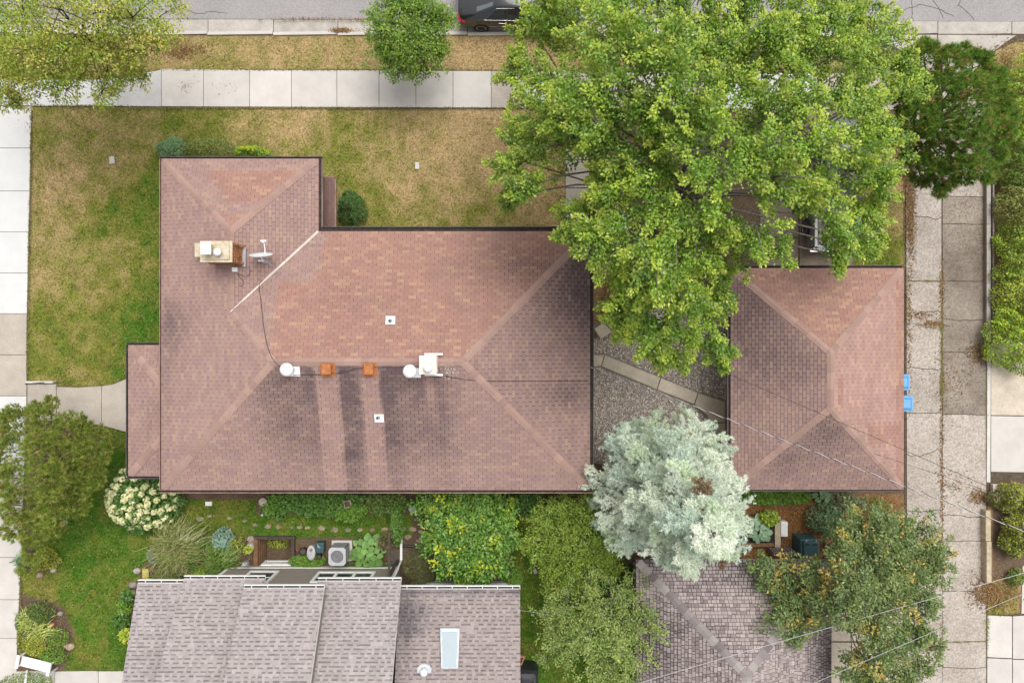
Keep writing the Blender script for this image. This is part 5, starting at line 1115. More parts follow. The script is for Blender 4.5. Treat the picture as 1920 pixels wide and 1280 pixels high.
bush('ground_cover', 'bright green ground cover in front of the air conditioner', 575, 1053, 32, 14, .3, 1700, .07, .05, G2, cat='ground cover', stem=False, rough=.15)
bush('rose_bush', 'rose bush with a few pink blooms in the corner bed', 357, 1048, 17, 30, .7, 1500, .07, .045, G1+G2, flower=([(0.50,0.16,0.14),(0.46,0.13,0.12)], 4, .055))
bush('perennial_clump', 'bright yellow green clump beside the grey house eave', 371, 1075, 18, 14, .55, 900, .08, .04, G2+YG, cat='perennials')
blades('ornamental_grass', 'tall tan and green ornamental grass in the corner bed', 333, 1025, 50, .9, 900, .5, .018, [(0.24,0.28,0.08),(0.30,0.32,0.12),(0.18,0.23,0.06),(0.42,0.38,0.20)])
blades('ornamental_grass', 'shorter ornamental grass beside the yellow planter', 318, 1075, 34, .6, 500, .4, .016, [(0.22,0.26,0.08),(0.28,0.29,0.11),(0.17,0.21,0.06)])
blades('daylily_clump', 'arching green daylily clump near the rain gauge', 415, 1050, 34, .6, 520, .4, .022, [(0.13,0.23,0.04),(0.17,0.27,0.05),(0.22,0.28,0.08)])
bush('sedum_plant', 'round silvery blue sedum at the top of the corner bed', 416, 1012, 20, 20, .55, 650, .10, .06, BL, rough=.15)
bush('sedum_plant', 'pale grey green sedum on the left of the corner bed', 288, 1042, 14, 16, .4, 420, .08, .05, [(0.22,0.28,0.22),(0.17,0.23,0.18)], rough=.15)
for i, (cx, cy, r, lab, pal) in enumerate(((232, 1140, 10, 'green hosta below the white post by the grey house', G2), (226, 1165, 11, 'leafy green hosta by the left wall of the grey house', G1), (238, 1118, 9, 'dark leafy clump at the grey house left corner', G1), (236, 1190, 10, 'variegated yellow hosta by the left wall of the grey house', YG))):
    bush('hosta_plant', lab, cx, cy, r, r*1.3, .35, 190, .17, .09, pal, cat='hosta', stem=False)
bush('perennial_clump', 'golden flowering clump in the upper left garden bed', 82, 1050, 26, 19, .45, 1300, .07, .03, [(0.36,0.32,0.03),(0.28,0.30,0.04),(0.20,0.26,0.04)], cat='perennials')
blades('yucca_plant', 'pale blue green yucca by the left sidewalk', 39, 1054, 17, .45, 130, .3, .03, [(0.26,0.36,0.24),(0.20,0.30,0.18)], cat='yucca')
bush('shrub_clump', 'dark olive shrub at the top of the lower left bed', 72, 1150, 26, 20, .6, 1700, .06, .035, OL+DK)
blades('variegated_grass', 'striped yellow green grass tuft, the upper one in the bed', 52, 1162, 22, .4, 170, .3, .035, [(0.38,0.42,0.14),(0.30,0.36,0.08)])
blades('variegated_grass', 'striped yellow green grass tuft, the lower one in the bed', 76, 1182, 25, .4, 190, .3, .035, [(0.38,0.42,0.14),(0.30,0.36,0.08)])
bush('ground_cover', 'blue green mat spilling onto the left sidewalk', 35, 1168, 8, 18, .15, 420, .05, .03, [(0.07,0.16,0.06),(0.09,0.19,0.07)], cat='ground cover', stem=False)
bush('perennial_clump', 'yellow blooming clump in the lower left bed', 65, 1212, 27, 21, .5, 1700, .06, .03, [(0.38,0.36,0.03),(0.30,0.32,0.04),(0.16,0.23,0.03)], cat='perennials')
bush('perennial_clump', 'green clump above the white bench', 95, 1230, 26, 18, .5, 1500, .06, .03, G2, cat='perennials'); bush('perennial_clump', 'low orange green clump along the left sidewalk edge', 46, 1200, 17, 34, .35, 1400, .06, .03, OL+[(0.30,0.28,0.04)], cat='perennials'); bush('perennial_clump', 'green clump right of the striped grass tufts', 106, 1198, 20, 18, .4, 1200, .06, .03, G2+OL, cat='perennials')
bush('variegated_shrub', 'cream edged shrub at the bottom left behind the bench', 45, 1283, 46, 16, .7, 1500, .07, .045, [(0.42,0.44,0.24),(0.14,0.22,0.05),(0.10,0.17,0.04)])
# vegetables and shrubs around the raised bed
bush('ivy_strip', 'bright green ground cover strip under the garage eave', 1458, 933, 66, 14, .3, 2300, .08, .06, G2, cat='ground cover', stem=False, rough=.2)
bush('blue_shrub', 'blue green shrub with rounded leaves on the mulch', 1553, 975, 34, 26, .9, 1500, .09, .06, [(0.11,0.19,0.085),(0.14,0.225,0.10),(0.09,0.155,0.07)], rough=.5); bush('blue_shrub', 'greyish shrub right below the garage corner', 1590, 950, 34, 24, .8, 1300, .08, .05, [(0.12,0.19,0.09),(0.16,0.21,0.10),(0.19,0.20,0.11)], rough=.5)
bush('weed_patch', 'scruffy weeds between the garage and alley', 1640, 955, 44, 26, .35, 1700, .07, .03, OL+[(0.26,0.22,0.08)], cat='weeds', stem=False, rough=.5)
bush('squash_plant', 'yellow green leafy squash at the corner of the raised bed', 1444, 972, 16, 14, .5, 420, .10, .08, YG+G2, z0=.25, stem=False)
bush('perennial_clump', 'loose green clump at the left end of the perennial bed', 515, 950, 28, 22, .6, 1100, .11, .06, G2+G1, cat='perennials', rough=.5)
bush('perennial_clump', 'taller light green clump in the middle of the perennial bed', 655, 958, 34, 18, .75, 1300, .11, .06, G2, cat='perennials', rough=.5)
bush('perennial_clump', 'dark leafy clump under the eave by the grey paver', 795, 945, 26, 16, .7, 900, .10, .055, G1, cat='perennials', rough=.5)
bush('ground_cover', 'low green ground cover along the base of the grey house', 690, 1062, 50, 8, .2, 900, .06, .04, G1, cat='ground cover', stem=False)
bush('perennial_clump', 'reddish green clump left of the garden arch', 720, 1018, 16, 14, .5, 500, .09, .05, [(0.16,0.10,0.06),(0.10,0.14,0.03)], cat='perennials')
bush('perennial_clump', 'mixed green clump behind the rose bush', 375, 1015, 22, 16, .5, 700, .08, .04, G1+OL, cat='perennials', rough=.4)
bush('perennial_clump', 'small yellow flowered clump near the pale pot', 445, 1020, 14, 16, .4, 380, .07, .035, OL+YG, cat='perennials', rough=.4)
bush('ground_cover', 'green low plants under the crabapple', 1075, 985, 70, 30, .5, 2400, .09, .05, G1, cat='ground cover', rough=.5)
bush('ground_cover', 'green low plants between apple tree and grey garage', 1150, 1080, 40, 30, .5, 1400, .09, .05, G1, cat='ground cover', rough=.5)
# right edge hedge
for i, (cx, cy, rx, ry, h, pal, lab) in enumerate(((1905,200,42,60,1.9,YG+G2,'yellow green shrub beside the dark pine'),(1915,300,48,50,1.7,OL+G2,'olive shrub at the top of the right hedge'),(1915,390,50,48,1.6,OL+[(0.26,0.24,0.07)],'brown tinged shrub in the middle of the right hedge'),(1912,470,50,48,1.7,YG+OL+G2,'yellow green shrub in the middle of the right hedge'),(1912,550,48,48,1.6,YG+OL,'golden green shrub low in the right hedge'),(1898,628,48,44,1.7,G2+YG,'bright green shrub at the foot of the right hedge'),(1905,940,40,34,1.0,OL+YG,'mixed shrub above the timber beam'),(1903,1005,32,46,1.2,YG+OL,'yellow shrub right of the timber beam'),(1865,935,20,16,.6,OL,'scrubby brown green shrub at the step'),(1900,1082,20,14,.4,G2,'small white flowered weed patch by the lower pad'))):
    bush('hedge_shrub', lab, cx+(22 if cy < 700 else 8), cy, rx*(1.1 if cy < 700 else .85), ry*(1.45 if cy < 700 else .9), h, int(4.4*rx*ry), .085, .045, [tuple(c*1.2 for c in q) for q in pal] if cy < 700 else pal+[(.20, .14, .07), (.16, .12, .06)], group='shrubs along the right edge', rough=.45)

# ------------------------------------------------------------------ vehicles
def wheel(root, tf, s, l, r, wid, rim_m):
    def ring(rad, dl, n=24): return [tf(s+rad*math.cos(2*math.pi*i/n), l+dl, r+rad*math.sin(2*math.pi*i/n)) for i in range(n)]
    o_ = 1 if l > 0 else -1
    b = MB(); b.loft([ring(r*.6, -wid/2), ring(r*.93, -wid/2), ring(r, -wid/2+.03), ring(r, wid/2-.03), ring(r*.93, wid/2), ring(r*.6, wid/2)]); wl = part(root, 'wheel'); b.build('tyre', M['tyre'], wl, smooth=False)
    b = MB(); b.loft([ring(r*.58, o_*(wid/2-.05)), ring(r*.62, o_*(wid/2+.008)), ring(r*.54, o_*(wid/2+.006)), ring(r*.5, o_*(wid/2-.03))], cap=False)
    for k in range(5):
        a = 2*math.pi*k/5; ca, sa = math.cos(a), math.sin(a); pts = []
        for rad, hw in ((.04, .05), (r*.55, .035)):
            for e in (-hw, hw): pts.append(tf(s+rad*ca-e*sa, l+o_*(wid/2-.002), r+rad*sa+e*ca))
        b.add(pts, [(0,1,3,2)])
    b.build('rim', rim_m, wl)
def loft_body(root, tf, st, m):
    """st: (s, half width, belt z, top half width, top z, sill z)"""
    rings = []
    for s, w_, zb_, wt, zt, zs in st:
        half = [(w_*.90, zs), (w_, zs+.16), (w_*1.0, (zs+zb_)/2+.04), (w_*.965, zb_), (wt, zt-.03), (wt*.86, zt), (wt*.4, zt+.02)]
        ring = [(-a, b) for a, b in half]+[(a, b) for a, b in half[::-1]]
        rings.append([tf(s, a, b) for a, b in ring])
    b = MB(); b.loft(rings); o = b.build('body', m, root, smooth=True)
    sd_ = o.modifiers.new('edge', 'EDGE_SPLIT'); sd_.split_angle = R(32); return rings
def patch(root, name, m, pts, push):
    v = [Vector(p) for p in pts]; n = Vector((0, 0, 0))
    for i in range(len(v)): n += v[i].cross(v[(i+1) % len(v)])
    n.normalize(); c = sum(v, Vector((0, 0, 0)))/len(v)
    if n.dot(c-push) < 0: n = -n
    b = MB(); k = len(v); b.add([p+n*.012 for p in v]+[p-n*.01 for p in v], [tuple(range(k)), tuple(range(2*k-1, k-1, -1))]+[(i, (i+1) % k, k+(i+1) % k, k+i) for i in range(k)]); return b.build(name, m, root)
def lerp(a, b, t): return tuple(a[i]+(b[i]-a[i])*t for i in range(3))
ST = [(0.0,.72,.66,.60,.74,.34),(.08,.84,.80,.72,.93,.26),(.22,.90,.88,.78,1.0,.22),(.78,.925,.93,.72,1.05,.2),(1.60,.93,.93,.56,1.40,.2),(2.45,.93,.92,.58,1.44,.2),(2.95,.93,.91,.57,1.40,.2),(3.80,.93,.90,.70,1.0,.2),(4.45,.91,.80,.72,.86,.2),(4.78,.83,.68,.62,.72,.24),(4.90,.68,.52,.5,.6,.3)]
SX, SY, SZ = -2.28, 14.0, -.06
tfS = lambda s, l, z: (SX+s, SY+l, SZ+z)
sed = thing('black_sedan', 'black sedan parked at the kerb behind the maple', 'car', (SX+2.45, SY, SZ))
rg_ = loft_body(sed, tfS, ST, M['paint_blk']); cc = Vector(tfS(2.3, 0, .7))
A, B_ = rg_[3], rg_[4]                            # rear window: between trunk and roof rings
patch(sed, 'rear_window', M['skyglass'] if False else mat('car_rear_glass', (0.10, 0.12, 0.13), .04, var=.05, coat=1.0), [lerp(A[5], B_[5], .08), lerp(A[8], B_[8], .08), lerp(A[8], B_[8], .9), lerp(A[5], B_[5], .9)], cc)
A2, B2 = rg_[6], rg_[7]; patch(sed, 'windshield', M['glass'], [lerp(A2[5], B2[5], .1), lerp(A2[8], B2[8], .1), lerp(A2[8], B2[8], .92), lerp(A2[5], B2[5], .92)], cc)
for side_ in (0, 1):
    i3, i4 = (3, 4) if side_ == 0 else (10, 9)
    def sp(k, t): return lerp(rg_[k][i3], rg_[k][i4], t)
    def sx(k, f, t): return lerp(lerp(rg_[k][i3], rg_[k+1][i3], f), lerp(rg_[k][i4], rg_[k+1][i4], f), t)
    patch(sed, 'side_window', M['glass'], [sx(3, .55, .14), sx(4, .45, .1), sx(4, .45, .86), sx(4, .0, .84), sx(3, .9, .62)], cc)
    patch(sed, 'side_window', M['glass'], [sx(4, .52, .1), sx(6, .55, .12), sx(6, .05, .86), sx(4, .52, .86)], cc)
    b = MB(); b.tube([sx(3, .45, .08), sx(4, .45, .03), sx(6, .6, .03)], .010, 6); b.tube([sx(3, .45, .08), sx(3, .88, .70), sx(4, .05, .90), sx(4, .9, .92), sx(6, .0, .92), sx(6, .6, .05)], .006, 6); b.build('window_trim', M['chrome'], sed)
    for f in (.5,): b = MB(); q = lerp(rg_[4][i3], rg_[5][i3], .1); l_ = -1 if side_ == 0 else 1; b.tube([tfS(1.75, l_*.945, .80), tfS(1.98, l_*.955, .80)], .014, 6); b.tube([tfS(2.75, l_*.945, .79), tfS(2.98, l_*.955, .79)], .014, 6); b.build('door_handle', M['chrome'], sed)
    b = MB(); b.obox(tfS(3.35, (-1 if side_ == 0 else 1)*1.0, .98), (.12, .2, .12)); b.build('side_mirror', M['paint_blk'], sed, bevel=.03)
    b = MB(); l_ = -1 if side_ == 0 else 1
    b.loft([[tfS(s, l_*y, z) for s, y, z in q] for q in ([(.055, .60, .80), (.06, .60, .90), (.12, .60, .95)], [(.06, .76, .78), (.075, .77, .88), (.14, .745, .93)], [(.13, .865, .76), (.15, .875, .86), (.20, .84, .915)], [(.36, .925, .76), (.38, .925, .82), (.38, .905, .875)])], cap=False, closed=False); o = b.build('tail_light', M['red'], sed); so = o.modifiers.new('thick', 'SOLIDIFY'); so.thickness = .03; so.offset = 0
    b = MB(); b.tube([tfS(1.35, l_*.945, .32), tfS(3.4, l_*.945, .32)], .012, 6); b.build('sill_trim', M['chrome'], sed)
for s in (1.0, 3.95):
    for l in (-.82, .82): wheel(sed, tfS, s, l, .335, .23, M['chrome'])
b = MB(); b.box(SX+.02, SX+.06, SY-.26, SY+.26, SZ+.55, SZ+.66); b.build('licence_plate', M['white'], sed)
# pickup truck under the maple, nose up the picture
TX, TY = 13.2, 3.68
tfT = lambda s, l, z: (TX+l, TY+s, z+.03)
tr = thing('pickup_truck', 'grey pickup truck half hidden under the maple', 'truck', (TX, TY+2.7, .03))
b = MB()
b.loft([[tfT(s, a, z) for a, z in ((-w_, .45), (-w_, .95), (-w_+.10, 1.05), (w_-.10, 1.05), (w_, .95), (w_, .45))] for s, w_ in ((.12, .93), (.2, .96), (2.0, .97))], cap=True)
o = b.build('bed_shell', M['paint_gry'], tr)
b = MB(); x0, y0, _ = tfT(.22, -.80, 0); x1, y1, _ = tfT(1.95, .80, 0); b.box(x0, x1, y0, y1, 1.0, 1.086); bl = b.build('bed_floor', M['truckbed'], tr)
for k in range(9):
    e = MB(); xx = TX-.72+k*.18; e.box(xx-.03, xx+.03, y0+.03, y1-.03, 1.086, 1.10); e.build('bed_rib', M['truckbed'], bl)
for l in (-.88, .88): b = MB(); b.box(TX+l-.055, TX+l+.055, TY+.15, TY+2.0, 1.08, 1.16); b.build('bed_rail', M['ac_lt'], tr, bevel=.02)
b = MB(); b.box(TX-.82, TX+.82, TY+.10, TY+.17, .6, 1.15); b.build('tailgate', M['paint_gry'], tr, bevel=.02)
b = MB(); b.loft([[tfT(s, l, z) for s, z in ((-.02, .50), (.12, .5), (.12, .70), (-.02, .70))] for l in (-.96, -.9, 0, .9, .96)]); b.build('rear_bumper', M['chrome'], tr, bevel=.03)
TS = [(2.02,.95,1.05,.80,1.62,.35),(2.15,.97,1.06,.78,1.80,.33),(2.9,.97,1.06,.78,1.84,.33),(3.55,.97,1.06,.76,1.78,.33),(4.15,.96,1.05,.82,1.14,.33),(4.9,.95,1.02,.84,1.10,.33),(5.35,.93,.95,.80,1.0,.36),(5.5,.86,.8,.7,.86,.42)]
rt = loft_body(tr, tfT, TS, M['paint_gry']); ct = Vector(tfT(3.2, 0, .9))
patch(tr, 'rear_window', M['glass'], [lerp(rt[0][3], rt[0][4], .3), lerp(rt[0][10], rt[0][9], .3), lerp(rt[0][10], rt[0][9], .85), lerp(rt[0][3], rt[0][4], .85)], ct)
patch(tr, 'windshield', M['glass'], [lerp(rt[3][5], rt[4][5], .08), lerp(rt[3][8], rt[4][8], .08), lerp(rt[3][8], rt[4][8], .9), lerp(rt[3][5], rt[4][5], .9)], ct)
for i3, i4 in ((3, 4), (10, 9)):
    patch(tr, 'side_window', M['glass'], [lerp(rt[1][i3], rt[1][i4], .15), lerp(rt[3][i3], rt[3][i4], .15), lerp(rt[3][i3], rt[3][i4], .85), lerp(rt[1][i3], rt[1][i4], .85)], ct)
    l_ = -1 if i3 == 3 else 1; b = MB(); b.obox(tfT(3.75, l_*1.08, 1.18), (.2, .1, .2)); b.build('side_mirror', M['paint_gry'], tr, bevel=.03)
    b = MB(); b.obox(tfT(.12, l_*.88, .85), (.10, .06, .3)); b.build('tail_light', M['red'], tr)
for s in (1.05, 4.55):
    for l in (-.90, .90): wheel(tr, tfT, s, l, .38, .26, M['chrome'])

# ------------------------------------------------------------------ yard things
def cart(px_, py_, label):
    zt = 1.08; x, y = P(px_, py_, zt); t = thing('recycling_cart', label, 'recycling cart', (x, y, 0), 'blue carts by the garage')
    b = MB(); b.obox((x, y, .52), (.48, .50, .92), taper=1.18); b.build('bin', M['blue_pl'], t, bevel=.03)
    b = MB(); b.obox((x, y, 1.01), (.64, .64, .06)); b.build('lid', M['blue_lt'], t, bevel=.03)
    b = MB(); b.obox((x, y, 1.055), (.50, .50, .04), taper=.92); b.build('lid_ridge', M['blue_pl'], t, bevel=.012)
    b = MB(); b.obox((x, y, 1.085), (.38, .38, .03), taper=.9); b.build('lid_panel', M['blue_lt'], t, bevel=.01)
    b = MB(); b.tube([(x-.24, y+.33, .98), (x+.24, y+.33, .98)], .018, 6); b.build('handle', M['blue_pl'], t)
    for dx in (-.22, .22): b = MB(); b.loft([[(x+dx+w_, y+.27+.11*math.cos(a), .11+.11*math.sin(a)) for a in np.linspace(0, 6.283, 14, endpoint=False)] for w_ in (-.03, .03)]); b.build('wheel', M['tyre'], t)
cart(1693, 717, 'blue recycling cart beside the garage, the upper one'); cart(1699, 757, 'blue recycling cart beside the garage, the lower one')
# air conditioner
zt = .85; ax0, ay0 = P(616.5, 1060, zt); ax1, ay1 = P(647.5, 1026, zt); xm, ym = (ax0+ax1)/2, (ay0+ay1)/2; t = thing('air_conditioner', 'grey air conditioner with a fan grille beside the grey house', 'air conditioner', (xm, ym, 0))
b = MB(); b.obox((xm, ym, .02), (.86, .86, .08)); b.build('pad', M['conc_mid'], t)
b = MB(); b.obox((xm, ym, .43), (.66, .70, .74)); b.build('cabinet', M['ac'], t, bevel=.05)
for k in range(9):
    b = MB(); b.obox((xm+.335, ym-.28+k*.07, .44), (.012, .022, .66)); b.build('louvre', M['ac_lt'], t); b = MB(); b.obox((xm-.26+k*.065, ym+.355, .44), (.022, .012, .66)); b.build('louvre', M['ac_lt'], t)
b = MB(); rr_ = [[(xm+(.35 if abs(math.cos(a)) > .01 else .35)*max(-1, min(1, 1.25*math.cos(a)))*1.0, ym+.37*max(-1, min(1, 1.25*math.sin(a))), z) for a in np.linspace(0, 6.283, 32, endpoint=False)] for z in (.79, .86)]
inn = [[(xm+.265*math.cos(a), ym+.265*math.sin(a), z) for a in np.linspace(0, 6.283, 32, endpoint=False)] for z in (.86, .78)]
b.loft(rr_+inn, cap=False); b.build('top_ring', M['ac_lt'], t)
b = MB(); b.lathe((xm, ym, .70), [(.27, 0), (.27, .01)], 28); b.build('fan_well', M['ac'], t)
for k in range(4):
    a = k*math.pi/2+.5; b = MB(); pts = []
    for r0, da, z in ((.05, -.4, .74), (.24, -.45, .76), (.24, .35, .73), (.05, .5, .72)): pts.append((xm+r0*math.cos(a+da), ym+r0*math.sin(a+da), z))
    b.add(pts, [(0,1,2,3)]); b.build('fan_blade', M['fan'], t)
b = MB(); b.lathe((xm, ym, .73), [(.07, 0), (.07, .06), (0, .07)], 14); b.build('fan_hub', M['ac_lt'], t)
b = MB()
for r0 in (.12, .19, .255): b.tube([(xm+r0*math.cos(a), ym+r0*math.sin(a), .85) for a in np.linspace(0, 6.283, 25)], .003, 4, cap=False)
for k in range(8): a = k*.785; b.tube([(xm+.06*math.cos(a), ym+.06*math.sin(a), .85), (xm+.27*math.cos(a), ym+.27*math.sin(a), .85)], .003, 4)
b.build('grille', M['ac_lt'], t)
# containers beside it
def px_box(name, label, cat, x0, x1, y0, y1, zt, m, z0=0.0, rz=0.0, bevel=.015, taper=1.0):
    (a, b_), (c, d) = P(x0, y1, zt), P(x1, y0, zt); b = MB(); b.obox(((a+c)/2, (b_+d)/2, (z0+zt)/2), (c-a, d-b_, zt-z0), rz, taper); o = b.build(name, m, bevel=bevel); tag(o, label, cat); return o
def pot(name, label, px_, py_, r, h, m, fill=None, cat='pot'):
    x, y = P(px_, py_, h); t = thing(name, label, cat, (x, y, 0)); b = MB(); b.lathe((x, y, 0), [(r*.72, 0), (r*.95, h*.92), (r*1.06, h*.92), (r*1.06, h), (r*.9, h), (r*.88, h*.9)], 18); b.build('pot_wall', m, t)
    b = MB(); b.lathe((x, y, h*.86), [(r*.88, 0), (r*.5, .03), (0, .035)], 14); b.build('potting_soil', M['joint'], t)
    if fill:
        n = 160; a = rng.uniform(0, 6.283, n); q = r*1.1*rng.random(n)**.5; pos = np.stack([x+q*np.cos(a), y+q*np.sin(a), h+.1*rng.random(n)], -1)
        npmesh('foliage', leaf_quads(pos, rng.normal(size=(n, 3)), unit(np.array((0, 0, 1.))+rng.normal(size=(n, 3))*.4), np.full(n, .07), np.full(n, .045)), 4, pick(fill, n), M['leaf'], t)
x, y = P(583, 1036, .45); t = thing('oval_tub', 'grey oval lidded tub left of the air conditioner', 'tub', (x, y, 0)); b = MB(); b.loft([[(x+.16*k*math.cos(a), y+.29*k*math.sin(a), z) for a in np.linspace(0, 6.283, 24, endpoint=False)] for k, z in ((.85, 0), (1, .40), (1.06, .40), (1.06, .44), (.7, .46))]); b.build('tub_body', M['grey_pl'], t)
b = MB(); b.lathe((x+.01, y+.12, .455), [(.06, 0), (.06, .05), (0, .055)], 12); b.build('tub_knob', M['terracotta'], t)
px_box('storage_crate', 'dark green storage crate against the air conditioner', 'crate', 592, 607, 1017, 1036, .35, M['green_pl'])
x, y = P(598, 1024, .40); b = MB(); b.tube([(x-.07, y+.08, .37), (x-.02, y+.03, .42), (x+.04, y-.06, .37), (x-.04, y-.04, .37), (x-.07, y+.08, .37)], .02, 6); o = b.build('hand_tool', M['grey_pl']); tag(o, 'grey loop handle lying on the green crate', 'handle')
pot('plant_pot', 'dark pot left of the oval tub', 567, 1034, .16, .3, M['black_pl']); pot('plant_pot', 'small pale topped pot below the green crate', 598, 1044, .10, .25, M['black_pl']); pot('plant_pot', 'small terracotta pot by the dark pot', 558, 1029, .07, .2, M['terracotta'])
pot('plant_pot', 'white pot with a lime green plant near the window well', 466, 1029, .17, .4, M['white'], YG); pot('plant_pot', 'terracotta pot beside the compost bin', 1556, 1023, .17, .3, M['terracotta'])
x, y = P(461, 1056, .6); t = thing('gas_meter', 'grey gas meter on the grey house wall', 'gas meter', (x, y, 0)); b = MB(); b.obox((x, y, .62), (.22, .16, .26)); b.build('meter_body', M['galv'], t, bevel=.04); b = MB(); b.tube([(x-.08, y, 0), (x-.08, y, .85), (x+.08, y, .85), (x+.12, y-.1, .55)], .02, 6); b.build('pipe', M['galv'], t); b = MB(); b.lathe((x+.02, y+.02, .75), [(.06, 0), (.06, .08), (0, .09)], 12); b.build('regulator', M['galv'], t)
# window well of timbers
t = thing('window_well', 'timber lined basement window well beside the grey house', 'window well', (*P(515, 1035), 0))
(wxa, wya), (wxb, wyb) = (WELL[0], WELL[1]), (WELL[2], WELL[3])
for k in range(5):
    z = -.72+k*.17
    b = MB(); b.box(wxa-.16+.02*k*0, wxa-.0+.10-.02*k, wya-.05, wyb+.05, z, z+.16); b.build('timber', M['wood_br'], t, bevel=.012)
    b = MB(); b.box(wxb-.02, wxb+.13, wya-.05, wyb+.05, z, z+.16); b.build('timber', M['wood_dk'], t, bevel=.012); b = MB(); b.box(wxa-.17, wxb+.14, wyb+.055, wyb+.19, z, z+.165); b.build('timber', M['wood_dk'], t, bevel=.012)
bush('weed_patch', 'yellow green weeds at the bottom of the window well', 522, 1020, 22, 9, .3, 500, .06, .03, YG+OL, cat='weeds', z0=-.72, stem=False)
# garden ornaments
x, y = P(492, 941, .55); t = thing('bird_bath', 'tan stone bird bath in the perennial bed', 'bird bath', (x, y, 0)); b = MB(); b.lathe((x, y, 0), [(.12, 0), (.06, .06), (.05, .42), (.1, .46), (.17, .52), (.165, .54), (.13, .52)], 18); b.build('basin', M['rock'], t, smooth=True); b = MB(); b.lathe((x, y, .505), [(.12, 0), (.1, .012), (0, .015)], 14); b.build('water', M['mortar_cap'], t)
for px_, py_, lab in ((495, 954.5, 'small grey garden ornament below the bird bath'), (492, 965, 'small white garden ornament below the bird bath')):
    x, y = P(px_, py_, .2); b = MB(); b.lathe((x, y, 0), [(.05, 0), (.075, .08), (.04, .16), (.055, .22), (.03, .28), (0, .29)], 12); o = b.build('garden_ornament', M['dish'], smooth=True); tag(o, lab, 'ornament')
x, y = P(642, 943, .5); t = thing('plant_stand', 'dark round table with a square tray in the perennial bed', 'plant stand', (x, y, 0)); b = MB(); b.lathe((x, y, 0), [(.03, 0), (.03, .46), (.20, .47), (.20, .50), (0, .505)], 20); b.build('table_top', M['black_pl'], t); b = MB(); b.obox((x+.22, y-.03, .53), (.30, .28, .04), .2); tray = b.build('tray', M['wood'], t); b = MB(); b.obox((x+.22, y-.03, .555), (.24, .22, .015), .2); b.build('tray_soil', M['joint'], tray)
px_box('flat_stone', 'small white stone on the grass below the porch end', 'stone', 384.5, 397, 940, 948, .06, M['white']); px_box('paver', 'tilted grey square paver left of the lilac', 'paver', 767, 780, 948, 961, .06, M['galv'], rz=.7); px_box('utility_cover', 'pale utility cover in the left front lawn', 'utility cover', 204.5, 214.5, 293, 307, .04, M['conc_mid'], rz=.1); px_box('utility_cover', 'pale utility cover in the front lawn above the main roof', 'utility cover', 778, 786, 304, 317, .04, M['conc_mid'], rz=.06)
ORD = ('first', 'second', 'third', 'fourth', 'fifth', 'sixth', 'seventh', 'eighth', 'ninth', 'tenth', 'eleventh', 'twelfth', 'thirteenth', 'fourteenth', 'fifteenth', 'sixteenth')
STONE_L = ['%s stepping stone from the hydrangea in the grass strip' % k for k in ORD]+['stepping stone just right of the vine column', 'grey stepping stone below the tilted paver', 'upright narrow stepping stone left of the lilac', 'rightmost stepping stone beside the lilac', 'lower left stepping stone behind the vine column', 'lowest stepping stone above the black edging']
for i, (a, c, r0) in enumerate([(375,972,10),(393,967,7),(430,971,7),(458,976,7),(479,984,8),(502,987,9),(522,987,8),(547,988,6),(563,988,8),(577,989,7),(603,990,10),(627,993,11),(653,993,9),(675,993,8),(698,993,8),(721,991,9),(757,991,8),(774,992,10),(789,996,7),(802,1000,7),(765,1006,9),(787,1014,9)]):
    x, y = P(a, c); n = 7; rr = random.Random(i); b = MB(); b.prism([(x+S(r0)*.8*rr.uniform(.7, 1.1)*math.cos(k*6.283/n), y+S(r0)*.5*rr.uniform(.7, 1.15)*math.sin(k*6.283/n)) for k in range(n)], -.05, .014); o = b.build('stepping_stone', M['paver'], bevel=.008)
    tag(o, STONE_L[i], 'stepping stone', 'stepping stones between the houses')
for i, (a, c, r0, lab) in enumerate([(119,980,8,'grey boulder under the pine at the lawn edge'),(75,1078,7,'pinkish rock beside the upper left bed'),(100,1069,6,'pale rock at the tip of the upper left bed'),(95,1172,8,'reddish rock beside the striped grass tufts'),(131,1212,9,'pinkish flat rock at the right of the lower left bed'),(122,1208,7,'grey rock touching the pinkish flat rock'),(113,1150,6,'pale rock at the lawn edge of the lower left bed'),(257,1070,8,'tan rock beside the yellow tray'),(249,1096,9,'tan rock at the left corner of the grey house'),(246,1111,8,'pale rock by the grey house left wall'),(470,1010,8,'grey rock at the window well corner'),(470,1020,7,'second grey rock at the window well corner')]):
    x, y = P(a, c, .08); rr = random.Random(i+50); b = MB(); n = 9; rings = []
    for k, z in ((.8, -.03), (1, .06), (.85, .13), (.4, .17)): rings.append([(x+S(r0)*k*rr.uniform(.85, 1.12)*math.cos(j*6.283/n), y+S(r0)*.8*k*rr.uniform(.85, 1.12)*math.sin(j*6.283/n), z) for j in range(n)])
    b.loft(rings); o = b.build('garden_rock', M['rock'] if 'pink' not in lab and 'red' not in lab else M['terracotta'] if 'red' in lab else M['paver'], smooth=True); tag(o, lab, 'rock')
x, y = P(737, 1045, .5); b = MB(); b.tube([(x+(.17+.015*math.sin(a*3))*math.cos(a), y+(.17+.015*math.cos(a*2))*math.sin(a), .42+.02*a) for a in np.linspace(0, 6.283*3, 50)], .014, 6); o = b.build('garden_hose', mat('hose_green', (.05, .10, .11), .5)); tag(o, 'coiled dark green garden hose by the arch', 'hose')
b = MB(); b.tube([(*P(a, c), .05) for a, c in ((745,1026),(760,1022),(780,1024),(792,1032),(797,1040))], .05, 8); o = b.build('bed_edging', M['black_pl']); tag(o, 'black curved bed edging above the dwarf conifer', 'edging')
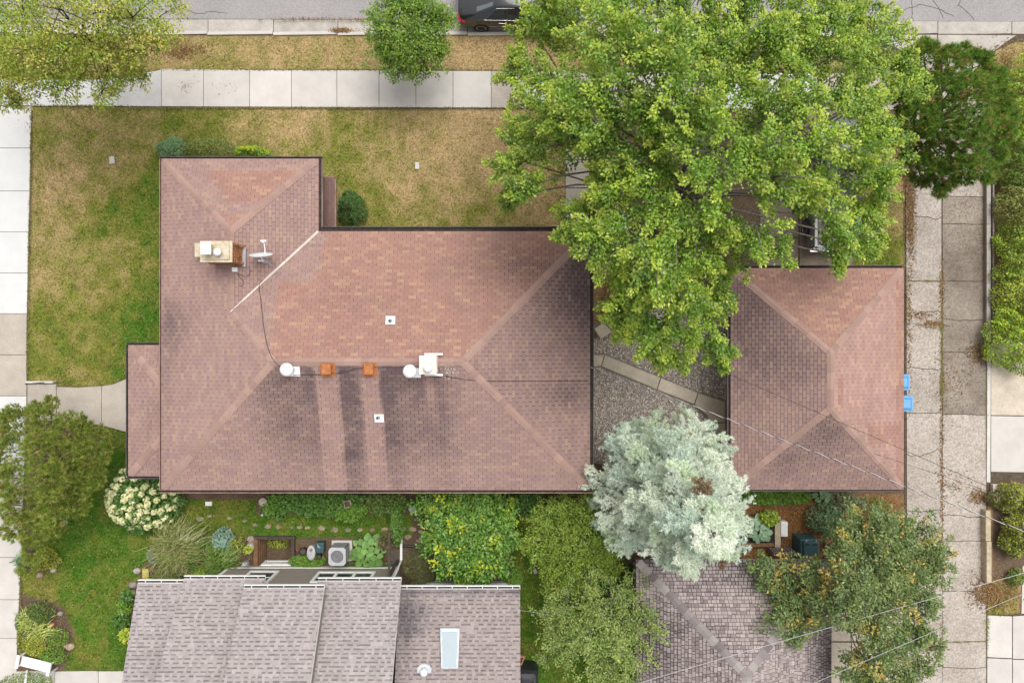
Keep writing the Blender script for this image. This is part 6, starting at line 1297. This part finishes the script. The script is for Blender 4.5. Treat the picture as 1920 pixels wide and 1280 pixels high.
x, y = P(818, 1079, .2); b = MB(); b.tube([(x+.16*math.cos(a), y+.22*math.sin(a), .12) for a in np.linspace(-1.6, 2.6, 16)], .06, 8); o = b.build('corrugated_pipe', M['black_pl']); tag(o, 'black corrugated drain pipe by the dwarf conifer', 'drain pipe')
t = thing('garden_arch', 'dark timber garden arch post with the vine beside the downspout', 'arch', (*P(741, 1035), 0))
for px_, py_ in ((739, 1062), (742, 985)): b = MB(); x, y = P(px_, py_, .8); b.box(x-.05, x+.05, y-.05, y+.05, 0, 1.9); b.build('post', M['wood_dk'], t)
b = MB(); x, y = P(739, 1062, .8); x2, y2 = P(742, 985, .8); b.box(x-.04, x+.04, y-.1, y2+.1, 1.9, 1.98); b.build('beam', M['wood_dk'], t)
# rhubarb with large single leaves
def bigleaf_plant(name, label, cx, cy, rad, n, size, pal, z0=0.0, h=.45, cat='plant', seed=1):
    x, y = P(cx, cy, h*.7+z0); t = thing(name, label, cat, (x, y, z0)); rr = random.Random(seed); r = S(rad); b = MB()
    mtl = mat(name+'_leaf', tuple(c*LG for c in pal), .6, var=.18, scale=8, rnd=.25)
    for k in range(n):
        a = k*2.39996; q = r*math.sqrt((k+.5)/n); lx, ly, lz = x+q*math.cos(a), y+q*math.sin(a), z0+h*(1-.55*(q/r)**2)*rr.uniform(.85, 1.1); s_ = size*rr.uniform(.75, 1.2)
        d = Vector((math.cos(a), math.sin(a), -.15)).normalized(); sd_ = Vector((-math.sin(a), math.cos(a), 0)); up = d.cross(sd_)*-1
        if up.z < 0: up = -up
        c0 = Vector((lx, ly, lz)); outl = [(-.45, 0), (-.5, .3), (-.2, .52), (.15, .46), (.42, .24), (.58, 0), (.42, -.24), (.15, -.46), (-.2, -.52), (-.5, -.3)]
        m = MB(); vs_ = [c0+d*(s_*u_)+sd_*(s_*v_)+up*(s_*(.12*abs(v_)-.10*max(0, u_)+rr.uniform(-.02, .02))) for u_, v_ in outl]+[c0+d*s_*.05]
        m.add(vs_, [(i, (i+1) % 10, 10) for i in range(10)]); m.build('leaf', mtl, t); b.tube([(x, y, z0), c0-d*s_*.4], [.012, .008], 5)
    b.build('stem', M['terracotta'], t)
bigleaf_plant('rhubarb_plant', 'rhubarb with broad green leaves right of the air conditioner', 690, 1036, 32, 26, .30, (0.12,0.24,0.05), seed=3, h=.5)
bigleaf_plant('cabbage_plant', 'blue green cabbage leaves in the raised bed', 1424, 994, 24, 20, .26, (0.20,0.31,0.19), z0=.2, h=.3, seed=4)
bigleaf_plant('hosta_plant', 'broad leaved hosta under the bottom eave of the garage', 1545, 935, 18, 12, .22, (0.10,0.19,0.08), h=.35, seed=5)
# raised bed and things near the compost
t = thing('raised_bed', 'timber raised vegetable bed half under the blue spruce', 'raised bed', (*P(1420, 996), 0))
for x0, x1, y0, y1 in ((1372, 1452, 968, 974.5), (1453, 1464, 968, 1026), (1372, 1452, 1018, 1025)):
    (a, b_), (c, d) = P(x0, y1, .28), P(x1, y0, .28); b = MB(); b.box(a, c, b_, d, -.05, .28); b.build('board', M['wood'] if x0 == 1453 else M['wood_br'], t, bevel=.01)
(a, b_), (c, d) = P(1372, 1018, .2), P(1453, 974.5, .2); b = MB(); b.box(a, c, b_, d, 0, .2); b.build('bed_soil', mat('bed_soil', (.035, .028, .024), .97, var=.3, scale=8, bump=.5), t)
t = thing('storage_box', 'white slatted box at the end of the raised bed', 'box', (*P(1471, 991), 0)); (a, b_), (c, d) = P(1464.5, 1006, .35), P(1477.5, 978, .35); b = MB(); b.box(a, c, b_, d, 0, .33); b.build('box_body', M['white'], t, bevel=.015)
for k in range(4): e = MB(); xx = a+.03+k*(c-a-.06)/4; e.box(xx, xx+.045, b_+.02, d-.02, .33, .345); e.build('slat', M['white'], t)
x, y = P(1521, 1028, .8); t = thing('compost_bin', 'dark green plastic compost bin behind the grey garage', 'compost bin', (x, y, 0)); b = MB(); b.obox((x-.05, y+.05, .36), (.84, .74, .74), taper=.86); b.build('bin_wall', M['green_pl'], t, bevel=.05); b = MB(); b.obox((x, y, .77), (.66, .62, .08), taper=.92); b.build('lid', M['green_pl'], t, bevel=.03)
for k in (-1, 1): b = MB(); b.obox((x+k*.16, y+.16, .815), (.16, .05, .02)); b.build('lid_catch', M['black_pl'], t); b = MB(); b.obox((x+k*.2, y+.32, .78), (.05, .06, .06)); b.build('hinge', M['galv'], t)
t = thing('lattice_panel', 'grey lattice panel leaning behind the grey garage', 'lattice', (*P(1472, 1041), 0))
for k in range(7): b = MB(); x, y = P(1452+k*6.4, 1040+abs(k-3)*(-.8)+1, .8); b.box(x-.03, x+.03, y-.06, y+.10, 0, .8); b.build('slat', M['wood_gr'], t)
for dz in (.2, .74): b = MB(); x0, y0 = P(1450, 1041, .8); x1, _ = P(1493, 1041, .8); b.box(x0, x1, y0+.10, y0+.13, dz, dz+.06); b.build('rail', M['wood_gr'], t)
x, y = P(1111, 1107.5, .5); t = thing('yellow_stool', 'square yellow stool under the apple tree', 'stool', (x, y, 0)); b = MB(); b.obox((x, y, .49), (.40, .40, .035), -.35); b.build('seat', M['yellow'], t, bevel=.02)
for i in range(4): a = -.35+.785+i*1.5708; b = MB(); b.tube([(x+.26*math.cos(a), y+.26*math.sin(a), 0), (x+.2*math.cos(a), y+.2*math.sin(a), .48)], .02, 6); b.build('leg', M['yellow'], t)
px_box('garden_toy', 'small mauve block lying on the grass right of the grey house', 'block', 1000, 1007, 1066, 1075, .12, mat('mauve', (.42, .32, .42), .6), rz=.5)
x, y = P(987, 1272, 1.0); t = thing('covered_grill', 'black covered barbecue grill at the bottom edge of the lawn', 'grill', (x, y, 0)); b = MB(); b.loft([[(x+.48*k*max(-1, min(1, 1.25*math.cos(a))), y-.05+.36*k*max(-1, min(1, 1.25*math.sin(a))), z) for a in np.linspace(0, 6.283, 20, endpoint=False)] for k, z in ((1.0, .05), (1.02, .5), (.98, .9), (.8, 1.06), (.3, 1.12))]); b.build('cover', M['grill'], t, smooth=False)
b = MB(); b.obox((x+.05, y-.1, 1.10), (.5, .05, .03), .1); b.build('cover_strap', M['black_pl'], t)
x, y = P(981, 1240, .5); t = thing('deck_chair', 'pink and orange wooden chair beside the grey house wall', 'chair', (x, y, 0))
for q in (([(x-.35, y+.32, .62), (x+.05, y+.22, .55)], 'pink', .035), ([(x+.05, y+.22, .55), (x-.16, y-.32, .40)], 'orange', .03), ([(x-.35, y+.3, .3), (x+.0, y-.2, .3)], 'orange', .03)): b = MB(); b.tube(q[0], q[2], 6); b.build('arm', M[q[1]], t)
for dx, dy in ((-.3, .28), (.03, .2), (-.14, -.28), (-.4, -.2)): b = MB(); b.tube([(x+dx, y+dy, 0), (x+dx, y+dy, .5)], .025, 6); b.build('leg', M['orange'], t)
b = MB(); b.obox((x-.2, y, .32), (.42, .5, .03), -.2); b.build('seat', M['wood_br'], t)
# white garden bench, lower left
x, y = P(66, 1246, .5); ang = -.24; t = thing('white_bench', 'white garden bench at the lower left path corner', 'bench', (x, y, 0)); ca, sa = math.cos(ang), math.sin(ang)
def bp(u, v, z): return (x+u*ca-v*sa, y+u*sa+v*ca, z)
for k in range(4): b = MB(); c = bp(0, -.16+k*.105, .44); b.obox(c, (1.28, .095, .03), ang); b.build('seat_slat', M['white'], t)
for u in (-.66, .66):
    b = MB(); b.loft([[bp(u+w_, v, z) for v, z in ((-.24, .60), (.05, .62), (.34, .66), (.34, .69), (.05, .655), (-.24, .635))] for w_ in (-.06, .06)]); b.build('armrest', M['white'], t)
    for v in (-.2, .24): b = MB(); b.obox(bp(u, v, .30), (.06, .06, .62), ang); b.build('leg', M['white'], t)
b = MB(); b.tube([(*P(43, 1262, .3), .05), (*P(46, 1290, .9), .9)], .05, 8); o = b.build('white_pipe', M['white']); tag(o, 'white pipe standing behind the bench', 'pipe')
px_, py_ = 270, 1077; x, y = P(px_, py_, .3); t = thing('yellow_tray', 'tilted yellow tray table in the corner bed', 'tray', (x, y, 0)); b = MB(); q = [(x-.10, y-.36, .22), (x+.18, y-.28, .22), (x+.24, y+.28, .42), (x-.02, y+.30, .42)]
b.add(q+[(p[0], p[1], p[2]-.03) for p in q], [(0,1,2,3),(0,4,5,1),(1,5,6,2),(2,6,7,3),(3,7,4,0)]); b.build('tray_top', mat('yellow_wood', (.60, .48, .10), .6, var=.15), t)
for k in range(4): e = MB(); s_ = .12+.2*k; a0 = lerp(q[0], q[3], s_); a1 = lerp(q[1], q[2], s_); e.tube([(a0[0], a0[1], a0[2]+.012), (a1[0], a1[1], a1[2]+.012)], .015, 5); e.build('slat', mat('grey_slat', (.40, .42, .36), .7) if k > 1 else M['wood_br'], t)
for p in q: b = MB(); b.tube([(p[0], p[1], 0), (p[0], p[1], p[2]-.02)], .015, 5); b.build('leg', M['wood'], t)
# timber beam, retaining wall, step on the right
t = thing('timber_beam', 'long weathered timber beam edging the bed by the alley', 'beam', (*P(1854, 1025), 0))
for y0, y1, dx in ((957, 1014, 0), (1015, 1092, 1.5)): (a, b_), (c, d) = P(1848.5+dx, y1, .35), P(1858+dx, y0, .35); b = MB(); b.box(a, c, b_, d, -.05, .35); b.build('timber', M['wood'], t, bevel=.02)
t = thing('retaining_wall', 'low grey retaining wall with board fence between alley and hedge', 'wall', (*P(1855, 460), 0)); (a, b_), (c, d) = P(1849, 640, .2), P(1855, 275, .2); b = MB(); b.box(a, c, b_, d, -.1, .2); b.build('wall_base', M['conc_dark'], t)
for k in range(10): y0 = b_+(d-b_)*k/10; e = MB(); e.box(a-.01, c+.02, y0+.006, y0+(d-b_)/10-.006, .2, .26); e.build('capstone', M['curb'], t)
e = MB(); e.box(c+.08, c+.14, b_+.1, d, 0, .3); e.build('board', M['wood_gr'], t)
px_box('concrete_step', 'small concrete step above the right shrubs', 'step', 1862, 1906, 908, 922, .2, M['conc_path'])
# overhead wires
def wire(label, a, b_, rad, m, sag=.25, twist=None):
    A = Vector(a); B = Vector(b_); n = 90 if twist else 24; d = (B-A); L_ = d.length; d.normalize(); s1 = d.cross(Vector((0, 0, 1))).normalized(); s2 = d.cross(s1)
    t = thing('overhead_wire', label, 'wire', tuple(A))
    def pt(f): return A.lerp(B, f)-Vector((0, 0, sag*4*f*(1-f)))
    if twist:
        n = int(L_/twist*10)
        for ph, mm, nm in ((0, M['wire_w'], 'neutral_strand'), (math.pi, M['cable'], 'insulated_strand')):
            bb = MB(); bb.tube([pt(i/n)+(s1*math.cos(2*math.pi*i/n*L_/twist+ph)+s2*math.sin(2*math.pi*i/n*L_/twist+ph))*rad*1.1 for i in range(n+1)], rad, 5); bb.build(nm, mm, t)
    else:
        bb = MB(); bb.tube([pt(i/n) for i in range(n+1)], rad, 5); bb.build('strand', m, t)
wire('twisted white and black service wire crossing the garage roof', P3(1108, 688, 3.5), P3(2080, 1056, 7.5), .010, None, .15, twist=.62)
wire('thin dark wire crossing the garage roof', P3(1112, 590, 3.4), P3(2080, 1010, 7.3), .009, M['cable'], .1)
wire('second thin dark wire over the alley', P3(1640, 850, 6.3), P3(2080, 995, 7.3), .007, M['cable'], .05)
wire('pale wire from the grey garage across the alley', P3(1170, 1288, 3.6), P3(2080, 1030, 7.4), .008, M['wire_w'], .1)
wire('pale wire across the lower right corner', P3(1250, 1402, 4.6), P3(2080, 1046, 7.2), .007, M['wire_w'], .1)
wire('thin wire above the lawn right of the grey house', P3(970, 1143, 2.8), P3(1030, 1152, 3.0), .005, M['galv'], .02)

# ------------------------------------------------------------------ litter, mulch chips, weeds in the joints
def litter(name, label, spots, pal, ln=.06, z=.045, cat='leaves'):
    V, C = [], []
    for px_, py_, rx, ry, n in spots:
        k = rng.normal(size=(n, 2))*.5; x, y = P(px_, py_); xx = x+k[:, 0]*S(rx); yy = y+k[:, 1]*S(ry)
        zz = z(xx, yy) if callable(z) else np.full(n, z)
        pos = np.stack([xx, yy, zz+rng.uniform(0, .02, n)], -1); ax = rng.normal(size=(n, 3)); ax[:, 2] *= .15; s_ = rng.uniform(.5, 1.3, n)
        V.append(leaf_quads(pos, ax, unit(np.array((0, 0, 1.))+rng.normal(size=(n, 3))*.2), ln*s_, ln*.6*s_)); C.append(pick(pal, n, .3))
    o = npmesh(name, np.concatenate(V), 4, np.concatenate(C), M['litter']); tag(o, label, cat, kind='stuff')
BR = [(0.186, 0.095, 0.038), (0.223, 0.129, 0.053), (0.136, 0.075, 0.038), (0.26, 0.184, 0.075), (0.099, 0.061, 0.038)]
litter('fallen_leaves', 'brown fallen leaves along the alley edge and kerb', [(1706,400,10,90,1500),(1704,330,14,50,500),(1704,600,5,120,300),(1640,45,36,7,520),(1620,60,12,6,160),(640,58,22,4,420),(680,38,40,3,120),(600,37,60,3,120),(540,37,60,3,80),(1765,540,6,60,260),(1765,800,4,250,420),(1765,1000,4,250,320),(1840,660,26,24,700),(1835,930,18,14,420),(1845,1110,30,30,1200),(1880,1110,30,30,700),(1745,607,26,8,260),(1720,590,30,7,160),(1780,905,40,30,160),(1740,1015,22,10,80),(1790,720,50,60,260),(1690,260,20,80,500),(1800,160,60,40,120),(1880,130,40,50,800),(1890,330,30,70,600),(300,78,40,8,500),(340,95,50,14,600)], BR, .065)
litter('fallen_leaves', 'scattered leaf specks over the sidewalks and lawns', [(350,165,16,14,50),(1800,400,50,150,500),(1760,700,60,200,400),(1000,250,40,60,300),(1140,560,26,50,700),(1500,440,40,40,120),(1350,640,10,10,40),(1840,450,14,120,300),(60,235,30,30,40),(250,165,40,12,60),(420,165,60,20,20)], BR+[(0.30,0.30,0.08)], .045)
litter('mulch', 'rust brown wood mulch around the raised bed', [(1480,985,70,40,5200),(1430,955,50,12,900),(1520,965,40,30,2200),(1640,950,50,22,1600),(1420,1035,50,10,1100)], [(0.27,0.13,0.05),(0.21,0.10,0.04),(0.33,0.17,0.06),(0.15,0.08,0.035)], .055, z=.015, cat='mulch')
litter('bed_mulch', 'dark brown bark mulch in the planting beds', [(880,1085,90,10,900),(400,1040,60,40,2200),(1590,1000,40,30,1400),(110,1190,20,50,800),(90,1060,20,16,500),(700,1055,60,20,1000),(1140,590,30,50,1200),(760,940,60,16,800)], [(0.13,0.08,0.05),(0.18,0.11,0.065),(0.10,0.065,0.045),(0.24,0.16,0.10)], .05, z=.01, cat='mulch')
litter('edge_dirt', 'dirt and dry grass along the sidewalk edges', [(500,203,420,1.5,2600),(600,131.5,340,1.5,2000),(59,300,1.5,110,700),(55,500,1.5,110,700),(52,660,1.5,70,400),(150,725,60,1.5,260),(150,199,90,1.5,500),(39,1110,2,60,500)], [(0.17,0.13,0.06),(0.22,0.19,0.08),(0.12,0.10,0.05),(0.13,0.15,0.04)], .05, z=.03, cat='dirt')
litter('joint_weeds', 'moss and small weeds in the alley joints', [(1765,640,3,70,500),(1765,720,4,30,500),(1764,615,8,10,160),(1850,1180,4,50,350),(1848,760,2,100,300),(1849,560,3,90,200),(1700,560,3,60,200),(1740,527,30,2,160),(1800,1202,40,2,120)], [(0.16,0.16,0.04),(0.20,0.18,0.06),(0.12,0.13,0.04)], .04, cat='weeds')
n = 130; px_ = rng.normal(841, 11, n); py_ = rng.normal(695, 9, n); rx_ = (px_-960)/F*(H-4.5); ry_ = (640-py_)/F*(H-4.5)
pos = np.stack([rx_, ry_, np.array([roofz(a, b) for a, b in zip(rx_, ry_)])+.022], -1)
o = npmesh('roof_debris', leaf_quads(pos, rng.normal(size=(n, 3))*np.array((1, 1, .1)), np.tile((0, 0, 1.0), (n, 1)), rng.uniform(.015, .05, n), rng.uniform(.012, .035, n)), 4, pick([(0.5,0.47,0.43),(0.42,0.38,0.34)], n), M['litter']); tag(o, 'pale chips scattered on the roof beside the small white chimney', 'debris', kind='stuff')
